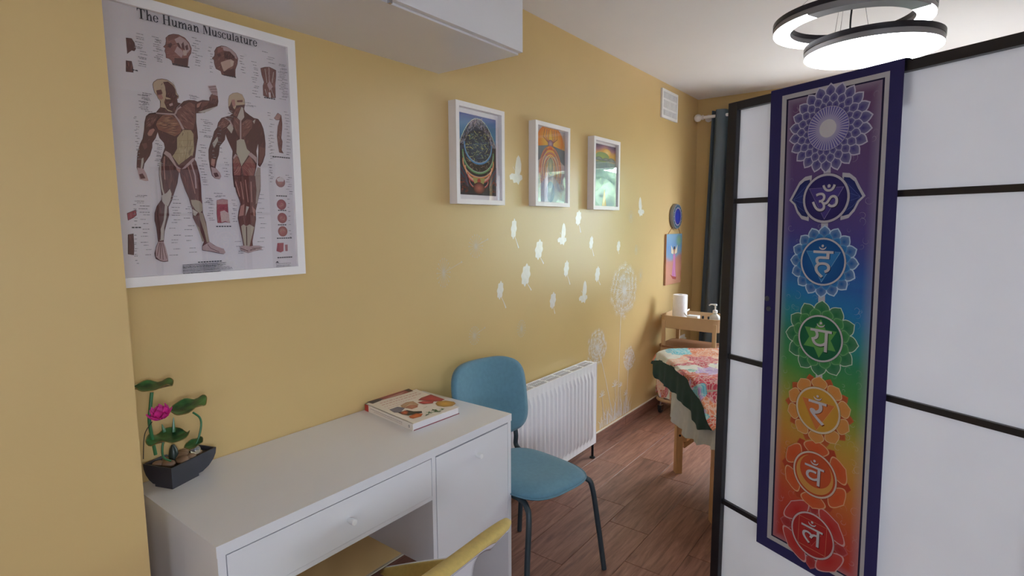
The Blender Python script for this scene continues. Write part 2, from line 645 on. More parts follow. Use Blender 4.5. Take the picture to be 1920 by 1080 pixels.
struct('wall_right', B((RIGHT_X, RIGHT_X + 0.2, BACK_Y - 0.1, y0, -0.06, CEIL_Z), (RIGHT_X, RIGHT_X + 0.2, y1, FAR_Y, -0.06, CEIL_Z),
                       (RIGHT_X, RIGHT_X + 0.2, y0, y1, -0.06, z2), (RIGHT_X, RIGHT_X + 0.2, y0, y1, z3, CEIL_Z)), M['plain_wall'])
y0, y1, z2, z3 = ADDED_WIN_BACK
struct('wall_back', B((LEFT_X, y0, BACK_Y - 0.2, BACK_Y, -0.06, CEIL_Z), (y1, RIGHT_X, BACK_Y - 0.2, BACK_Y, -0.06, CEIL_Z),
                      (y0, y1, BACK_Y - 0.2, BACK_Y, -0.06, z2), (y0, y1, BACK_Y - 0.2, BACK_Y, z3, CEIL_Z)), M['plain_wall'])


def window(name, axis, sg, a0, a1, b0, b1, d, mull):
    """white frame with a mullion and two panes of glass set in the wall"""
    bm = bmesh.new()
    t = 0.05

    def bx(p0, p1, q0, q1, e0, e1, bm_=None):
        lo, hi = min(d + sg * e0, d + sg * e1), max(d + sg * e0, d + sg * e1)
        if axis == 'y':
            box(bm_ or bm, p0, p1, lo, hi, q0, q1)
        else:
            box(bm_ or bm, lo, hi, p0, p1, q0, q1)
    bx(a0, a1, b0, b0 + t, 0.08, 0.14)
    bx(a0, a1, b1 - t, b1, 0.08, 0.14)
    bx(a0, a0 + t, b0 + t, b1 - t, 0.08, 0.14)
    bx(a1 - t, a1, b0 + t, b1 - t, 0.08, 0.14)
    bx(mull - t / 2, mull + t / 2, b0 + t, b1 - t, 0.08, 0.14)
    bx(a0 - 0.03, a1 + 0.03, b0 - 0.025, b0, -0.05, 0.1)
    w = struct(name, bm, M['white_plastic'])
    for p0, p1 in ((a0 + t, mull - t / 2), (mull + t / 2, a1 - t)):
        g = bmesh.new()
        bx(p0, p1, b0 + t, b1 - t, 0.108, 0.114, g)
        obj('pane', g, M['window_glass'], w)


window('window_1', 'y', 1, x0, x1, z0, z1, FAR_Y, 0.05)
window('added_window_back', 'y', -1, ADDED_WIN_BACK[0], ADDED_WIN_BACK[1], ADDED_WIN_BACK[2], ADDED_WIN_BACK[3], BACK_Y, (ADDED_WIN_BACK[0] + ADDED_WIN_BACK[1]) / 2)  # unseen, added for front light on the screen and desk
window('added_window_right', 'x', 1, ADDED_WIN_RIGHT[0], ADDED_WIN_RIGHT[1], ADDED_WIN_RIGHT[2], ADDED_WIN_RIGHT[3], RIGHT_X, (ADDED_WIN_RIGHT[0] + ADDED_WIN_RIGHT[1]) / 2)  # unseen, added to light the desk fronts from the right

# wood-look tile skirting, tile by tile
bl = struct('baseboard_left', B((LEFT_X, LEFT_X + 0.004, 0.44, FAR_Y, 0, 0.078), (LEFT_X, LEFT_X + 0.010, 0.44, FAR_Y, 0.078, 0.083)),
            mat('pale_sealant', 'D8CFC0', 0.7))
y = 0.44
edges = [0.44, 0.48, 1.09, 1.70, 2.31, 2.925, 3.535, 4.15, 4.76, FAR_Y]
for a, b in zip(edges, edges[1:]):
    obj('skirting_tile', B((LEFT_X + 0.004, LEFT_X + 0.012, a + 0.001, b - 0.001, 0.001, 0.078)), M['skirting'], bl, bevel=0.0)
bf = struct('baseboard_far', B((LEFT_X + 0.012, RIGHT_X, FAR_Y - 0.004, FAR_Y, 0, 0.078)), M['grout'])
x = LEFT_X + 0.014
while x < RIGHT_X - 0.1:
    xe = min(x + 0.61, RIGHT_X)
    obj('skirting_tile', B((x, xe - 0.002, FAR_Y - 0.012, FAR_Y - 0.004, 0.001, 0.078)), M['skirting'], bf)
    x = xe

# outdoors beyond the windows (seen mirrored in the picture glass)
go = struct('ground_outside', B((-14, 16, -10, 30, -0.5, -0.3)), M['grass'])
rng = random.Random(3)
for k, (tx, ty, h, lab) in enumerate(((-6.6, 11.5, 5.6, 'tallest leafy tree at the far left of the garden view'), (-3.3, 10.2, 4.4, 'leafy tree left of the middle of the garden view'),
                                      (0.0, 11.0, 5.0, 'leafy tree in the middle of the garden view'), (3.3, 10.4, 4.3, 'lower leafy tree right of the middle of the garden view'),
                                      (6.6, 11.8, 5.4, 'tall leafy tree at the far right of the garden view'))):
    t = thing('garden_tree', lab, 'tree', (tx, ty, -0.3), group='garden trees outside')
    bm = bmesh.new()
    tube(bm, [(tx, ty, -0.3), (tx + 0.1, ty, h * 0.35), (tx, ty, h * 0.6)], [0.16, 0.12, 0.07])
    obj('trunk', bm, M['bark'], t, smooth=True)
    bm = bmesh.new()
    for q in range(70):
        a, rr, zz = rng.uniform(0, 2 * PI), rng.uniform(0.1, 1.12), rng.uniform(0.10, 1.0)
        s = rng.uniform(0.28, 0.55)
        mm = Matrix.Translation((tx + rr * math.cos(a), ty + rr * math.sin(a), h * zz)) @ Matrix.Scale(s, 4)
        d = bmesh.ops.create_icosphere(bm, subdivisions=2, radius=1, matrix=mm)
        for v in d['verts']:
            v.co += Vector((rng.uniform(-1, 1), rng.uniform(-1, 1), rng.uniform(-1, 1))) * 0.10
    obj('crown', bm, M['tree'], t)

# ------------------------------------------------------------------ white wall cabinet under the ceiling
t = thing('wall_cabinet', 'long white wall cabinet fixed under the ceiling above the desk', 'cabinet', (LEFT_X, 0.46, 2.071))
obj('body', B((LEFT_X, -1.270, 0.45, 1.715, 2.071, CEIL_Z)), M['white_lacquer'], t, bevel=0.002)
for a, b in ((0.452, 1.091), (1.095, 1.714)):
    d = obj('cabinet_door', B((-1.268, -1.249, a, b, 2.077, CEIL_Z - 0.012)), M['white_lacquer'], t, bevel=0.0015)
obj('door_catch', B((-1.262, -1.252, 1.088, 1.098, 2.066, 2.0765)), M['chrome'], t)

# ------------------------------------------------------------------ desk
t = thing('desk', 'white desk with one drawer and a cupboard door against the yellow wall', 'desk', (-1.44, 1.04, 0))
W = M['white_desk']
obj('desktop', B((-1.678, -1.203, 0.509, 1.576, 0.723, 0.750)), W, t, bevel=0.002)
obj('side_panel', B((-1.675, -1.205, 0.511, 0.529, 0.0, 0.722)), W, t, bevel=0.001)
obj('side_panel', B((-1.675, -1.205, 1.556, 1.574, 0.0, 0.722)), W, t, bevel=0.001)
obj('divider_panel', B((-1.545, -1.205, 1.165, 1.181, 0.345, 0.722)), W, t, bevel=0.001)
obj('cupboard_floor', B((-1.545, -1.206, 1.181, 1.556, 0.345, 0.360)), W, t, bevel=0.001)
obj('cupboard_back', B((-1.552, -1.545, 1.165, 1.556, 0.345, 0.722)), W, t)
obj('back_panel', B((-1.640, -1.628, 0.529, 1.556, 0.52, 0.722)), W, t)
obj('drawer_rail', B((-1.60, -1.206, 0.529, 1.165, 0.583, 0.5965)), W, t, bevel=0.001)


def knob(parent, y, z):
    bm = bmesh.new()
    lathe(bm, [(0.0065, 0.0), (0.0065, 0.006), (0.0085, 0.010), (0.0085, 0.024), (0.0072, 0.0255), (0.0, 0.0255)], (-1.2045, y, z), 20, 'X')
    obj('knob', bm, M['white_plastic'], parent, smooth=True)


dr = obj('drawer', B((-1.222, -1.2045, 0.531, 1.162, 0.598, 0.7195), (-1.60, -1.222, 0.545, 1.150, 0.606, 0.70)), W, t, bevel=0.0012)
knob(dr, 0.853, 0.6585)
do = obj('cupboard_door', B((-1.222, -1.2045, 1.184, 1.553, 0.361, 0.717)), W, t, bevel=0.0012)
knob(do, 1.377, 0.6590)

# ------------------------------------------------------------------ radiator
t = thing('radiator', 'white ribbed panel radiator with grille top under the wall stickers', 'radiator', (-1.61, 2.44, 0.0))
RY0, RY1, RZ0, RZ1, RXF = 1.90, 2.940, 0.095, 0.602, -1.585


def rib(y):
    p = ((y - RY0 - 0.03) / 0.0405) % 1.0
    if y < RY0 + 0.03 or y > RY1 - 0.03:
        return 0.0
    return 0.014 * (min(1, max(0, (p - 0.12) / 0.14)) - min(1, max(0, (p - 0.60) / 0.14)))


bm = bmesh.new()
ys = [RY0 + (RY1 - RY0) * k / 420 for k in range(421)]
zs = [(RZ0, 0), (RZ0 + 0.035, 0), (RZ0 + 0.065, 1), (RZ1 - 0.075, 1), (RZ1 - 0.04, 0), (RZ1, 0)]
grid(bm, lambda u, v: (RXF + rib(RY0 + (RY1 - RY0) * u) * zs[round(v * 5)][1], RY0 + (RY1 - RY0) * u, zs[round(v * 5)][0]), 420, 5)
obj('ribbed_front', bm, M['white_metal'], t, smooth=True)
obj('back_plate', B((-1.655, -1.645, RY0 + 0.01, RY1 - 0.01, RZ0, RZ1)), M['white_metal'], t)
obj('fin', B(*[(-1.642, -1.59, y - 0.001, y + 0.001, RZ0 + 0.04, RZ1 - 0.04) for y in [RY0 + 0.05 + 0.04 * k for k in range(24)]]), M['white_metal'], t)
for y in (RY0, RY1 - 0.004):
    bm = B((-1.660, RXF + 0.001, y, y + 0.004, RZ0, RZ1 + 0.004))
    obj('side_cover', bm, M['white_metal'], t)
bm = bmesh.new()
box(bm, -1.662, -1.657, RY0, RY1, RZ1 - 0.004, RZ1 + 0.006)
box(bm, -1.592, -1.584, RY0, RY1, RZ1 - 0.004, RZ1 + 0.006)
box(bm, -1.627, -1.624, RY0, RY1, RZ1, RZ1 + 0.005)
y = RY0
k = 0
while y < RY1:
    wide = 0.020 if k % 7 == 0 else 0.0025
    box(bm, -1.657, -1.592, y, min(y + wide, RY1), RZ1, RZ1 + 0.005)
    y += wide + 0.013
    k += 1
obj('top_grille', bm, M['white_metal'], t)
obj('slot_shade_sheet', B((-1.656, -1.593, RY0 + 0.005, RY1 - 0.005, RZ1 - 0.006, RZ1 - 0.003)), M['opening_shade'], t)  # dark sheet under the grille, standing in for the shade in its slots
for y in (2.925, 1.94):
    bm = bmesh.new()
    tube(bm, [(-1.600, y, 0.0), (-1.600, y, RZ0 + 0.02)], 0.008, 10)
    lathe(bm, [(0.018, 0), (0.018, 0.006), (0.008, 0.010)], (-1.600, y, 0), 14)
    obj('foot', bm, M['black_metal'], t, smooth=True)
bm = bmesh.new()
lathe(bm, [(0.0, 0.0), (0.011, 0.0), (0.011, 0.022), (0.0, 0.022)], (-1.628, 2.942, 0.135), 14, 'Y')
obj('bleed_valve', bm, M['white_plastic'], t, smooth=True)

# ------------------------------------------------------------------ ventilation grille
t = thing('air_vent', 'white plastic air vent high on the yellow wall near the corner', 'vent', (LEFT_X, 4.205, 2.24))
VY0, VY1, VZ0, VZ1 = 4.050, 4.362, 2.238, 2.448
bm = bmesh.new()
for b in ((VY0, VY1, VZ0, VZ0 + 0.02), (VY0, VY1, VZ1 - 0.02, VZ1), (VY0, VY0 + 0.022, VZ0 + 0.02, VZ1 - 0.02), (VY1 - 0.022, VY1, VZ0 + 0.02, VZ1 - 0.02)):
    box(bm, LEFT_X + 0.001, LEFT_X + 0.015, *b)
for k in (1, 2):
    z = VZ0 + (VZ1 - VZ0) * k / 3
    box(bm, LEFT_X + 0.001, LEFT_X + 0.012, VY0 + 0.022, VY1 - 0.022, z - 0.007, z + 0.007)
obj('frame', bm, M['white_plastic'], t)
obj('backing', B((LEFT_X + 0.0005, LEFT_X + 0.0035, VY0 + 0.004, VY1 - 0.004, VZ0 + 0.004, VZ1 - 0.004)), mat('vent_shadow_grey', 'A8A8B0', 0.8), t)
for row in range(3):
    za = VZ0 + 0.02 + row * (VZ1 - VZ0) / 3 - (0.0 if row == 0 else 0.013)
    for k in range(14):
        y = VY0 + 0.030 + k * 0.0193
        obj('slat', B((LEFT_X + 0.0035, LEFT_X + 0.011, y - 0.0052, y + 0.0052, VZ0 + 0.02 + row * 0.07 - 0.012 * (row > 0), VZ0 + 0.063 + row * 0.07)), M['white_plastic'], t)

# ------------------------------------------------------------------ curtain on its pole
t = thing('curtain_pole', 'white curtain pole with round end knobs on the far wall', 'curtain pole', (0, 4.78, 2.332))
bm = bmesh.new()
tube(bm, [(-1.60, 4.78, 2.332), (1.15, 4.78, 2.332)], 0.013, 14)
obj('pole', bm, M['white_frame'], t, smooth=True)
for sx, xx in ((-1, -1.60), (1, 1.15)):
    bm = bmesh.new()
    lathe(bm, [(0.013, 0.0), (0.020, 0.004), (0.020, 0.014), (0.013, 0.018), (0.016, 0.022), (0.028, 0.034), (0.033, 0.050), (0.028, 0.068), (0.014, 0.080), (0.0, 0.083)], (0, 0, 0), 18, 'X')
    bmesh.ops.transform(bm, matrix=Matrix.Translation((xx, 4.78, 2.332)) @ Matrix.Scale(sx, 4, (1, 0, 0)), verts=bm.verts)
    obj('finial', bm, M['white_frame'], t, smooth=True)
for xx in (-1.585, 1.13):
    bm = bmesh.new()
    tube(bm, [(xx, 4.80, 2.332), (xx, FAR_Y, 2.332)], 0.009, 10)
    lathe(bm, [(0.030, 0), (0.030, 0.008), (0.0, 0.008)], (xx, FAR_Y - 0.008, 2.332), 16, 'Y')
    obj('bracket', bm, M['white_frame'], t, smooth=True)

t = thing('curtain', 'blue-grey pleated eyelet curtain hanging at the left of the far window', 'curtain', (-1.36, 4.78, 0.03))
CX0, CX1 = -1.545, -1.02


def curt(u, v):
    z = 0.03 + (2.378 - 0.03) * v
    sp = 1.0 + 0.10 * (1 - v)
    x = CX1 + (CX0 - CX1) * sp * (1 - u)
    amp = 0.036 + 0.012 * (1 - v)
    ph = 2 * PI * 4.6 * u
    y = 4.775 + amp * math.sin(ph) + 0.008 * math.sin(2.3 * ph + 3 * v)
    return (x + 0.012 * math.cos(ph), y, z)


bm = bmesh.new()
grid(bm, curt, 150, 16)
obj('cloth', bm, M['teal_curtain'], t, smooth='full')
for k in range(4):
    u = (k + 0.55) / 4.6
    px = CX1 + (CX0 - CX1) * (1 - u)
    bm = bmesh.new()
    bmesh.ops.create_circle(bm, segments=4)
    bm.clear()
    lathe(bm, [(0.019, -0.004), (0.028, -0.004), (0.028, 0.004), (0.019, 0.004), (0.019, -0.004)], (px, 4.78, 2.332), 18, 'X')
    obj('eyelet', bm, M['chrome'], t, smooth=True)

# wall socket near the corner
t = thing('wall_socket', 'white wall socket low on the yellow wall behind the trolley', 'socket', (LEFT_X, 4.63, 0.45))
obj('plate', B((LEFT_X, LEFT_X + 0.010, 4.56, 4.70, 0.40, 0.485)), M['white_plastic'], t, bevel=0.003)
obj('plug', B((LEFT_X + 0.010, LEFT_X + 0.045, 4.585, 4.635, 0.415, 0.47)), M['white_plastic'], t, bevel=0.005)
# ------------------------------------------------------------------ picture frames and prints on the left wall
def frame_parts(t, y0, y1, z0, z1, depth, face, m, back):
    """mitred box frame standing off the wall, backing board and glass"""
    x0, x1 = LEFT_X + 0.001, LEFT_X + depth
    sides = []
    out = [(y0, z0), (y1, z0), (y1, z1), (y0, z1)]
    inn = [(y0 + face, z0 + face), (y1 - face, z0 + face), (y1 - face, z1 - face), (y0 + face, z1 - face)]
    for k in range(4):
        a, b, c, d = out[k], out[(k + 1) % 4], inn[(k + 1) % 4], inn[k]
        bm = bmesh.new()
        lo = [bm.verts.new((x0, p[0], p[1])) for p in (a, b, c, d)]
        hi = [bm.verts.new((x1, p[0], p[1])) for p in (a, b, c, d)]
        bm.faces.new(lo[::-1])
        bm.faces.new(hi)
        for q in range(4):
            bm.faces.new((lo[q], lo[(q + 1) % 4], hi[(q + 1) % 4], hi[q]))
        obj('frame_side', bm, m, t, bevel=0.0012)
    obj('backing', B((x0, LEFT_X + back - 0.002, y0 + face, y1 - face, z0 + face, z1 - face)), M['mat_board'], t)


# --- the anatomy chart
PX = LEFT_X + 0.0175
t = thing('anatomy_poster', 'large white framed chart of human muscles on the yellow wall', 'poster', (LEFT_X, 0.75, 1.29))
frame_parts(t, 0.462, 1.041, 1.289, 2.030, 0.030, 0.026, M['white_frame'], 0.0175)
P = Print(lambda a, b, h: (PX + h, a, b), 0.00006)
PAPER = lin('DAD2D8')
P.rect(0.488, 1.015, 1.315, 2.004, PAPER)
DK, MD, RD, LT, OR = lin('63403E'), lin('7E544F'), lin('95605A'), lin('B08078'), lin('96665A')
TAN, PALE, PINK, INK, EDGE = lin('BEA68E'), lin('BBAFA8'), lin('B5999A'), lin('4A454E'), lin('4E3334')
rg = random.Random(11)


def bbox(pts):
    return min(p[0] for p in pts), max(p[0] for p in pts), min(p[1] for p in pts), max(p[1] for p in pts)


def inside(pts, x, y):
    c = False
    for (ax, ay), (bx, by) in zip(pts, pts[1:] + pts[:1]):
        if (ay > y) != (by > y) and x < (bx - ax) * (y - ay) / (by - ay) + ax:
            c = not c
    return c


def muscle(pts, col, hi=None, n=0, ang=PI / 2, ln=0.012, outline=True):
    """a shape with a dark contour and fibre strokes along one direction"""
    P.poly(pts, col)
    if outline:
        P.stroke(pts, 0.0011, EDGE, closed=True)
    b = bbox(pts)
    P.layer()
    tries = 0
    while n > 0 and tries < 900:
        tries += 1
        x, y = rg.uniform(b[0], b[1]), rg.uniform(b[2], b[3])
        a = ang + rg.uniform(-0.25, 0.25)
        l = ln * rg.uniform(0.5, 1.2)
        q = [(x - math.cos(a) * l / 2, y - math.sin(a) * l / 2), (x, y), (x + math.cos(a) * l / 2, y + math.sin(a) * l / 2)]
        if all(inside(pts, *p) for p in q):
            P.stroke(q, [0.0004, rg.uniform(0.001, 0.0026), 0.0004], mixc(col, rg.choice((hi or PALE, hi or PALE, EDGE)), rg.uniform(0.25, 0.8)), lay=False)
            n -= 1


HP = P.h
# front figure
muscle([(0.6299,1.7470),(0.6144,1.7421),(0.6070,1.7347),(0.6024,1.7190),(0.5998,1.6985),(0.5947,1.6751),(0.5880,1.6618),(0.5809,1.6409),(0.5778,1.6204),(0.5757,1.6001),(0.5782,1.5889),(0.5885,1.5896),(0.5936,1.6116),(0.6078,1.6333),(0.6151,1.6545),(0.6161,1.6674),(0.6252,1.6813),(0.6311,1.6974),(0.6348,1.6824),(0.6447,1.6706),(0.6463,1.6578),(0.6433,1.6496),(0.6403,1.6415),(0.6354,1.6229),(0.7198,1.6302),(0.7261,1.6661),(0.7324,1.6939),(0.7320,1.7155),(0.7308,1.7369),(0.7325,1.7613),(0.7552,1.7661),(0.7694,1.7778),(0.7922,1.7910),(0.7958,1.8040),(0.7939,1.8174),(0.7805,1.8233),(0.7715,1.8095),(0.7710,1.8012),(0.7521,1.7999),(0.7385,1.7931),(0.7308,1.7953),(0.7152,1.7937),(0.7022,1.7883),(0.6859,1.7699),(0.6774,1.7542),(0.6551,1.7496)], DK, RD, 120, 1.2)
muscle([(0.6431,1.7835),(0.6428,1.7631),(0.6299,1.7465),(0.6550,1.7490),(0.6773,1.7535),(0.6834,1.7695),(0.6942,1.7817),(0.6867,1.7823),(0.6728,1.7601),(0.6545,1.7752)], DK, RD, 14, 1.2)
muscle([(0.6286,1.8113),(0.6280,1.8188),(0.6308,1.8256),(0.6395,1.8336),(0.6516,1.8378),(0.6636,1.8378),(0.6742,1.8327),(0.6810,1.8250),(0.6846,1.8166),(0.6852,1.8076),(0.6900,1.8006),(0.6888,1.7944),(0.6849,1.7919),(0.6861,1.7843),(0.6850,1.7750),(0.6810,1.7704),(0.6755,1.7631),(0.6712,1.7546),(0.6603,1.7555),(0.6535,1.7622),(0.6416,1.7629),(0.6439,1.7786),(0.6385,1.7853),(0.6355,1.7937),(0.6312,1.7992)], TAN, PALE, 12, 0.9, 0.008)
muscle([(0.6535,1.8300),(0.6658,1.8336),(0.6774,1.8256),(0.6829,1.8163),(0.6832,1.8034),(0.6891,1.7992),(0.6849,1.7919),(0.6850,1.7750),(0.6796,1.7689),(0.6726,1.7561),(0.6582,1.7604),(0.6522,1.7774),(0.6566,1.7884),(0.6587,1.8016),(0.6575,1.8193)], DK, RD, 30, 1.1, 0.008, False)
P.stroke([(0.6768,1.8358),(0.6822,1.8239),(0.6843,1.8126)], 0.0018, PALE)
P.poly([(0.6568,1.7923),(0.6676,1.7903),(0.6699,1.7881),(0.6576,1.7860)], TAN)
P.poly([(0.6640,1.7742),(0.6730,1.7795),(0.6737,1.7732),(0.6661,1.7694)], PINK)
P.poly([(0.6352,1.8050),(0.6473,1.8097),(0.6502,1.8001),(0.6464,1.7968),(0.6505,1.7873),(0.6431,1.7835),(0.6367,1.7939)], MD)
P.poly([(0.6379,1.7941),(0.6476,1.7971),(0.6505,1.7873),(0.6454,1.7826),(0.6397,1.7855)], LT)
muscle([(0.6307,1.7255),(0.6450,1.7429),(0.6647,1.7484),(0.6789,1.7401),(0.6922,1.7156),(0.6887,1.7020),(0.6729,1.6895),(0.6514,1.6973),(0.6327,1.7027),(0.6276,1.7148)], lin('8C5C4E'), lin('C09478'), 70, 0.15, 0.02)
muscle([(0.6799,1.7546),(0.6934,1.7711),(0.7149,1.7891),(0.7314,1.7852),(0.7306,1.7449),(0.7223,1.7142),(0.6997,1.7140),(0.6837,1.7382)], MD, LT, 45, -0.7, 0.016)
muscle([(0.6143,1.7409),(0.6309,1.7446),(0.6350,1.7363),(0.6242,1.7169),(0.6166,1.7083),(0.6025,1.7039),(0.6046,1.7268)], lin('6E4844'), LT, 22, 1.0, 0.012)
P.stroke([(0.6298,1.7457),(0.6549,1.7475),(0.6746,1.7494),(0.6859,1.7332),(0.6957,1.7121)], [0.003, 0.004, 0.005, 0.005, 0.006], PINK)
P.stroke([(0.6771,1.7503),(0.6829,1.7629),(0.6935,1.7725)], 0.004, PINK)
muscle([(0.6777,1.6874),(0.6944,1.7106),(0.7149,1.7127),(0.7208,1.7033),(0.7197,1.6600),(0.7123,1.6349),(0.6927,1.6117),(0.6821,1.6042),(0.6699,1.6099),(0.6591,1.6328),(0.6672,1.6428),(0.6757,1.6582)], lin('AE9A7C'), lin('CDBE9E'), 30, 1.4, 0.02, False)
P.stroke([(0.7063,1.7068),(0.7041,1.6745),(0.6933,1.6198)], 0.0012, lin('8A765E'))
for s in ([(0.6797,1.6797),(0.7183,1.6855)], [(0.6773,1.6623),(0.7185,1.6693)], [(0.6698,1.6444),(0.7160,1.6515)]):
    P.stroke(s, 0.001, lin('94805F'))
P.poly([(0.6114,1.7000),(0.6211,1.7050),(0.6243,1.7016),(0.6150,1.6852),(0.6080,1.6843),(0.6060,1.6891)], LT)
P.poly([(0.5903,1.6620),(0.6020,1.6659),(0.6035,1.6546),(0.5961,1.6475)], MD)
P.poly([(0.5876,1.6238),(0.5923,1.6268),(0.5914,1.6140),(0.5867,1.5958),(0.5833,1.5956)], PALE)
P.poly([(0.7354,1.7859),(0.7491,1.7948),(0.7402,1.7786),(0.7348,1.7764)], LT)
P.poly([(0.7491,1.7948),(0.7695,1.7996),(0.7620,1.7875),(0.7454,1.7781)], MD)
P.poly([(0.7366,1.7646),(0.7626,1.7767),(0.7921,1.7902),(0.7664,1.7719),(0.7498,1.7644)], PALE)
P.poly([(0.5757,1.6001),(0.5902,1.5974),(0.5962,1.5837),(0.5996,1.5672),(0.5926,1.5661),(0.5791,1.5699),(0.5768,1.5850)], PINK)
P.poly([(0.5789,1.5826),(0.5871,1.5857),(0.5931,1.5733),(0.5815,1.5713)], DK)
P.poly([(0.7682,1.8414),(0.7903,1.8475),(0.7936,1.8338),(0.7940,1.8197),(0.7803,1.8192),(0.7752,1.8251),(0.7705,1.8350)], PINK)
for s in ([(0.7707,1.8383),(0.7906,1.8437)], [(0.7744,1.8331),(0.7929,1.8370)], [(0.7767,1.8267),(0.7941,1.8290)]):
    P.stroke(s, 0.0012, DK)
P.poly([(0.7734,1.8179),(0.7940,1.8188),(0.7947,1.8079),(0.7797,1.8095),(0.7736,1.8003)], MD)
muscle([(0.6469,1.6499),(0.6342,1.6267),(0.6272,1.6027),(0.6258,1.5839),(0.6271,1.5558),(0.6285,1.5298),(0.6266,1.5179),(0.6147,1.5011),(0.6080,1.4821),(0.6066,1.4632),(0.6096,1.4442),(0.6104,1.4252),(0.6112,1.4060),(0.6048,1.3919),(0.6004,1.3754),(0.6026,1.3609),(0.6129,1.3543),(0.6215,1.3514),(0.6314,1.3521),(0.6315,1.3691),(0.6255,1.3936),(0.6242,1.4057),(0.6284,1.4344),(0.6368,1.4608),(0.6424,1.4777),(0.6428,1.4993),(0.6530,1.5188),(0.6586,1.5358),(0.6696,1.5652),(0.6748,1.5919),(0.6763,1.6136),(0.6632,1.6340)], DK, RD, 60, 1.5, 0.03)
muscle([(0.6763,1.6136),(0.6797,1.5802),(0.6888,1.5467),(0.6966,1.5250),(0.7001,1.5079),(0.7038,1.4932),(0.7035,1.4708),(0.7106,1.4534),(0.7185,1.4282),(0.7289,1.4027),(0.7233,1.3902),(0.7225,1.3788),(0.7467,1.3740),(0.7690,1.3678),(0.7816,1.3654),(0.7870,1.3696),(0.7826,1.3803),(0.7675,1.3848),(0.7531,1.3943),(0.7436,1.4023),(0.7404,1.4279),(0.7375,1.4584),(0.7308,1.4861),(0.7311,1.5087),(0.7300,1.5287),(0.7309,1.5611),(0.7293,1.5907),(0.7222,1.6271),(0.7116,1.6432)], lin('6B4543'), RD, 60, 1.75, 0.03)
for s, w, c in (([(0.6316,1.6194),(0.6284,1.5864),(0.6305,1.5488),(0.6349,1.5277)], 0.004, PALE), ([(0.6423,1.6344),(0.6393,1.6060),(0.6391,1.5729)], 0.003, LT), ([(0.7081,1.6259),(0.7172,1.5875),(0.7173,1.5530)], 0.004, PINK), ([(0.6984,1.6202),(0.7071,1.5770),(0.7139,1.5380)], 0.002, LT), ([(0.6528,1.6118),(0.6552,1.5834),(0.6485,1.5497)], 0.003, MD)):
    P.stroke(s, w, c)
P.poly([(0.6279,1.5298),(0.6410,1.5375),(0.6495,1.5486),(0.6530,1.5356),(0.6484,1.5162),(0.6418,1.5017),(0.6334,1.5062),(0.6281,1.5144)], PALE)
P.poly([(0.6345,1.5063),(0.6396,1.5016),(0.6354,1.4728),(0.6279,1.4441),(0.6245,1.4105),(0.6146,1.4083),(0.6189,1.4393),(0.6282,1.4632)], PALE)
P.stroke([(0.6185,1.4489),(0.6182,1.4298),(0.6158,1.4107)], 0.0016, DK)
P.poly([(0.6112,1.4060),(0.6242,1.4057),(0.6285,1.3886),(0.6315,1.3691),(0.6304,1.3534),(0.6194,1.3528),(0.6110,1.3568),(0.6029,1.3657),(0.6034,1.3872)], PINK)
for s in ([(0.6142,1.4036),(0.6057,1.3679)], [(0.6164,1.4035),(0.6123,1.3604)], [(0.6190,1.4034),(0.6197,1.3576)], [(0.6218,1.4033),(0.6282,1.3596)]):
    P.stroke(s, 0.0013, DK)
P.poly([(0.7010,1.5203),(0.7151,1.5207),(0.7256,1.5173),(0.7311,1.5087),(0.7299,1.4911),(0.7222,1.4835),(0.7109,1.4933),(0.7025,1.5080)], lin('A99A88'))
P.poly([(0.7035,1.4956),(0.7176,1.4859),(0.7098,1.4759),(0.7047,1.4783)], PALE)
P.poly([(0.7201,1.4884),(0.7306,1.4836),(0.7388,1.4406),(0.7436,1.4023),(0.7361,1.4000),(0.7308,1.4306),(0.7222,1.4659)], lin('A39082'))
P.poly([(0.7106,1.4534),(0.7171,1.4434),(0.7291,1.4053),(0.7241,1.4029),(0.7173,1.4283)], lin('9B8B7E'))
P.poly([(0.7233,1.3902),(0.7436,1.4023),(0.7554,1.3917),(0.7826,1.3803),(0.7870,1.3696),(0.7816,1.3654),(0.7468,1.3752),(0.7230,1.3793)], PINK)
P.stroke([(0.7382,1.3948),(0.7449,1.3843),(0.7692,1.3717)], 0.0014, DK)
P.poly([(0.6403,1.6415),(0.6457,1.6499),(0.6574,1.6432),(0.6701,1.6126),(0.6821,1.6042),(0.6719,1.6021),(0.6518,1.6322)], PINK)
P.poly([(0.7123,1.6349),(0.7203,1.6384),(0.7144,1.6270),(0.6924,1.6063),(0.6820,1.6029)], PINK)
P.poly([(0.6671,1.6044),(0.6739,1.5956),(0.6767,1.5918),(0.6794,1.6027)], LT)
